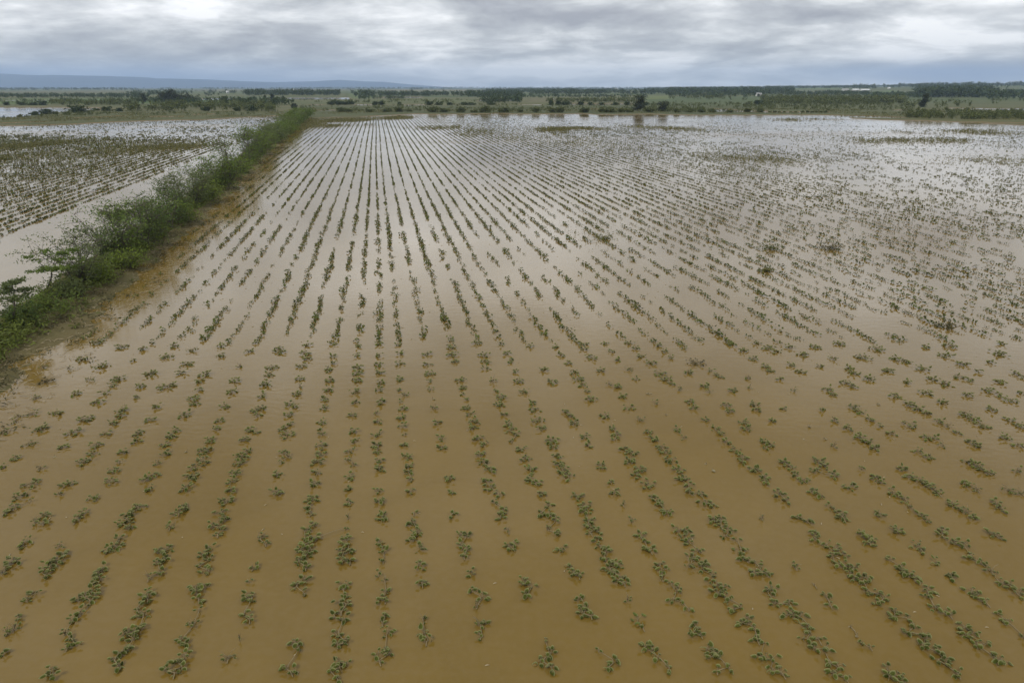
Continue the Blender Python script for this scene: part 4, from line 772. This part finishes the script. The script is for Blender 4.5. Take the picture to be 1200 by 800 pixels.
for a in ((1081, 108.5, 9, 3.0, M_ROOF, 'wide white farmhouse among trees above the dark conical tree', .1), (1087, 108.2, 4, 2.4, M_ROOFR, 'small grey-roofed shed right of the wide white farmhouse', -.2),
          (1002, 109, 7, 1.8, M_ROOF, 'left of two long pale sheds before the right woods', .05), (1013, 109.2, 10, 1.7, M_ROOF, 'right and longer of two long pale sheds before the right woods', .05, .4), (990, 108.8, 7, 1.3, M_ROOFR, 'low grey shed left of the two long pale sheds', 0, .4),
          (1041, 108, 3, 1.5, M_ROOF, 'tiny white house between the long sheds and the wide farmhouse', .3), (267, 109.6, 3, 2.4, M_ROOF, 'white house right of the big dark grove', .2),
          (608.5, 106.6, 4, 1.7, M_ROOF, 'white house on the horizon right of the middle', 0.1), (616, 106.6, 3, 1.5, M_ROOF, 'smaller white house beside the one on the middle horizon', -.1), (590, 106.4, 5, 2, M_ROOF, 'white barn at the dark wood near the middle horizon', .2),
          (722, 105.4, 3.5, 1.7, M_ROOF, 'white house on the horizon above the two dark edge trees', 0), (889, 113, 6, 1.8, M_ROOFR, 'pale low shed at the edge of the right wood', .1), (343.5, 106.6, 2.5, 1.7, M_ROOF, 'tiny white house above the long pale strip of water', .1), (892, 104.6, 2, 2, M_ROOF, 'tiny white tower-like house on the right horizon', .1)):
    house(*a)

# ------------------------------------------------------------------ hills
def hill(name, prof, y0, depth, seed, label):
    px = np.array([p[0] for p in prof], float); py = np.array([p[1] for p in prof], float)
    X0, X1 = (px[0] - 600) / F * y0 * 1.067, (px[-1] - 600) / F * y0 * 1.067
    xs_ = np.linspace(X0, X1, 140); ys_ = np.linspace(y0 - depth, y0 + depth, 40)
    X, Y = np.meshgrid(xs_, ys_); pxx = 600 + X / y0 * F / 1.067
    hh = (np.interp(pxx, px, (YH - py)) / F * y0 / CT / 1.0) * CT * CT * 1.14 + 8
    Z = hh * np.clip(1 - ((Y - y0) / depth) ** 2, 0, 1) * (1 + .30 * (fbm(X * .0022, Y * .0022, seed, 5) - .5)) - 3
    return tag(grid_obj(name, X, Y, Z, M_HILL), kind='structure')
M_HILL = plain_mat('hazed_hill_forest', (.016, .052, .115), (.024, .066, .132), .004)  # blue of the distant air put into the forest colour
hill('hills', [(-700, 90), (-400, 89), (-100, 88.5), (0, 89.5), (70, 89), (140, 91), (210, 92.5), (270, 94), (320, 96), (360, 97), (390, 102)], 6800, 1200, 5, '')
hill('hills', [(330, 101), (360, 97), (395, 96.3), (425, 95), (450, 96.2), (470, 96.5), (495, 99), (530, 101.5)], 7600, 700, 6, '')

# ------------------------------------------------------------------ air
m, nt = new_mat('haze'); n = N(nt)
v = n('ShaderNodeVolumePrincipled', ins={'Color': (.62, .76, 1.0, 1), 'Density': HAZE, 'Anisotropy': .1}) if False else n('ShaderNodeVolumePrincipled', ins={'Color': (.55, .72, 1.0, 1), 'Density': .00013, 'Anisotropy': .1})
o = nt.nodes.new('ShaderNodeOutputMaterial'); nt.links.new(v.outputs[0], o.inputs['Volume'])
mb = MB(); B = 9500; z0, z1 = -4.5, 215
mb.add([(-B, -B, z0), (B, -B, z0), (B, B, z0), (-B, B, z0), (-B, -B, z1), (B, -B, z1), (B, B, z1), (-B, B, z1)], [[0, 3, 2, 1], [4, 5, 6, 7], [0, 1, 5, 4], [1, 2, 6, 5], [2, 3, 7, 6], [3, 0, 4, 7]])
tag(mb.build('haze', m), kind='stuff')

# ------------------------------------------------------------------ sky, sun
SUN_EL, SUN_ROT = math.radians(52), math.radians(205)
w = bpy.data.worlds.new('World'); scene.world = w; w.use_nodes = True
nt = w.node_tree; nt.nodes.clear(); n = N(nt)
tc = n('ShaderNodeTexCoord'); sx = n('ShaderNodeSeparateXYZ', ins={0: tc.outputs['Generated']})
z = n.math('MAXIMUM', sx.outputs[2], 0.0)
den = n.math('ADD', z, .20)
cx = n.math('DIVIDE', sx.outputs[0], den); cy = n.math('DIVIDE', sx.outputs[1], den)
cv = n('ShaderNodeCombineXYZ', ins={0: cx, 1: cy, 2: 3.7})
N1 = n.noise(cv.outputs[0], 1.5, 9, .56, .3)
cv2 = n('ShaderNodeCombineXYZ', ins={0: n.math('MULTIPLY', cx, .9), 1: cy, 2: 9.1})
N2 = n.noise(cv2.outputs[0], 4.6, 8, .6, .2)
f = n.math('ADD', n.math('MULTIPLY', N1, .80), n.math('MULTIPLY', N2, .34))
f = n.math('SUBTRACT', f, .06)
yy = n.math('MAXIMUM', sx.outputs[1], .02)
tx = n.math('DIVIDE', sx.outputs[0], yy); tz = n.math('DIVIDE', sx.outputs[2], yy)
front = n.math('GREATER_THAN', sx.outputs[1], .02)
def blob(px, py, wx, wy):
    ry = CT + (400 - py) / F * ST
    X0 = (px - 600) / F / ry; Z0 = (-ST + (400 - py) / F * CT) / ry; sxw = wx / F / ry; szw = wy / F / ry
    a = n.math('DIVIDE', n.math('SUBTRACT', tx, X0), sxw); b = n.math('DIVIDE', n.math('SUBTRACT', tz, Z0), szw)
    e = n.math('MULTIPLY', n.math('ADD', n.math('MULTIPLY', a, a), n.math('MULTIPLY', b, b)), -1.0)
    return n.math('MULTIPLY', n.math('EXPONENT', e), front)
for (px, py, wx, wy, amt) in ((1110, 44, 150, 16, .13), (1040, 66, 120, 7, .16), (800, 84, 190, 7, .13), (480, 20, 60, 14, .10), (640, 40, 60, 9, .07), (590, 84, 120, 7, .10),
                              (760, 22, 160, 10, -.10), (1120, 10, 150, 8, -.10), (560, 2, 60, 12, -.10), (850, 55, 110, 6, -.06), (330, 48, 230, 12, -.06), (60, 55, 110, 9, -.05), (640, 62, 70, 6, -.06), (200, 82, 200, 5, .05)):
    f = n.math('ADD', f, n.math('MULTIPLY', blob(px, py, wx, wy), amt * .85))
ccol = n.ramp(f, [(.33, (.33, .335, .365)), (.45, (.485, .497, .513)), (.54, (.69, .70, .708)), (.64, (.97, .97, .97))])
# pale blue band of clear, rainy air low over the horizon
hz = n.math('EXPONENT', n.math('MULTIPLY', n.math('POWER', n.math('DIVIDE', z, .016), 2.0), -1.0))
ccol = n.mix(n.math('MULTIPLY', hz, .35), ccol, (.56, .64, .76))
bl = n.math('MULTIPLY', blob(1120, 86, 170, 11), 1.0)
ccol = n.mix(n.math('MULTIPLY', bl, .85), ccol, (.25, .33, .52))
bl = blob(20, 101, 360, 21)
ccol = n.mix(n.math('MULTIPLY', bl, 1.0), ccol, (.12, .23, .44))
zg = n.math('DIVIDE', n.math('SUBTRACT', z, .27), .135)
belt_gain = n.math('MULTIPLY_ADD', n.math('EXPONENT', n.math('MULTIPLY', n.math('MULTIPLY', zg, zg), -1.0)), .78, 1.0)  # added brighter belt of sky above the view, for silvery water reflections
cv3 = n('ShaderNodeVectorMath', operation='SCALE', ins={0: ccol, 'Scale': n.math('MULTIPLY', belt_gain, 10.0)})
sky = n('ShaderNodeTexSky', sky_type='NISHITA', sun_disc=False, sun_elevation=SUN_EL, sun_rotation=SUN_ROT)
fin = n.mix(.96, sky.outputs[0], cv3.outputs[0])
bg = n('ShaderNodeBackground', ins={'Color': fin, 'Strength': .1})
wo = nt.nodes.new('ShaderNodeOutputWorld'); nt.links.new(bg.outputs[0], wo.inputs[0])
ld = bpy.data.lights.new('sun', 'SUN'); ld.energy = 1.5; ld.angle = math.radians(14); ld.color = (1, .96, .9)
so = bpy.data.objects.new('sun', ld); COL.objects.link(so)
sd = Vector((math.sin(SUN_ROT) * math.cos(SUN_EL), math.cos(SUN_ROT) * math.cos(SUN_EL), math.sin(SUN_EL)))
so.rotation_euler = (-sd).to_track_quat('-Z', 'Y').to_euler()

# ------------------------------------------------------------------ camera
cd = bpy.data.cameras.new('camera'); cd.sensor_width = 36; cd.lens = 24; cd.clip_start = .5; cd.clip_end = 30000
co = bpy.data.objects.new('camera', cd); COL.objects.link(co); co.location = (0, 0, H)
co.rotation_euler = (math.pi / 2 - TH, 0, 0); scene.camera = co
vs = scene.view_settings; vs.view_transform = 'Standard'; vs.look = 'None'; vs.exposure = .16; vs.gamma = 1
scene.cycles.use_denoising = True
scene.cycles.max_bounces = 6; scene.cycles.volume_bounces = 1; scene.cycles.transparent_max_bounces = 8
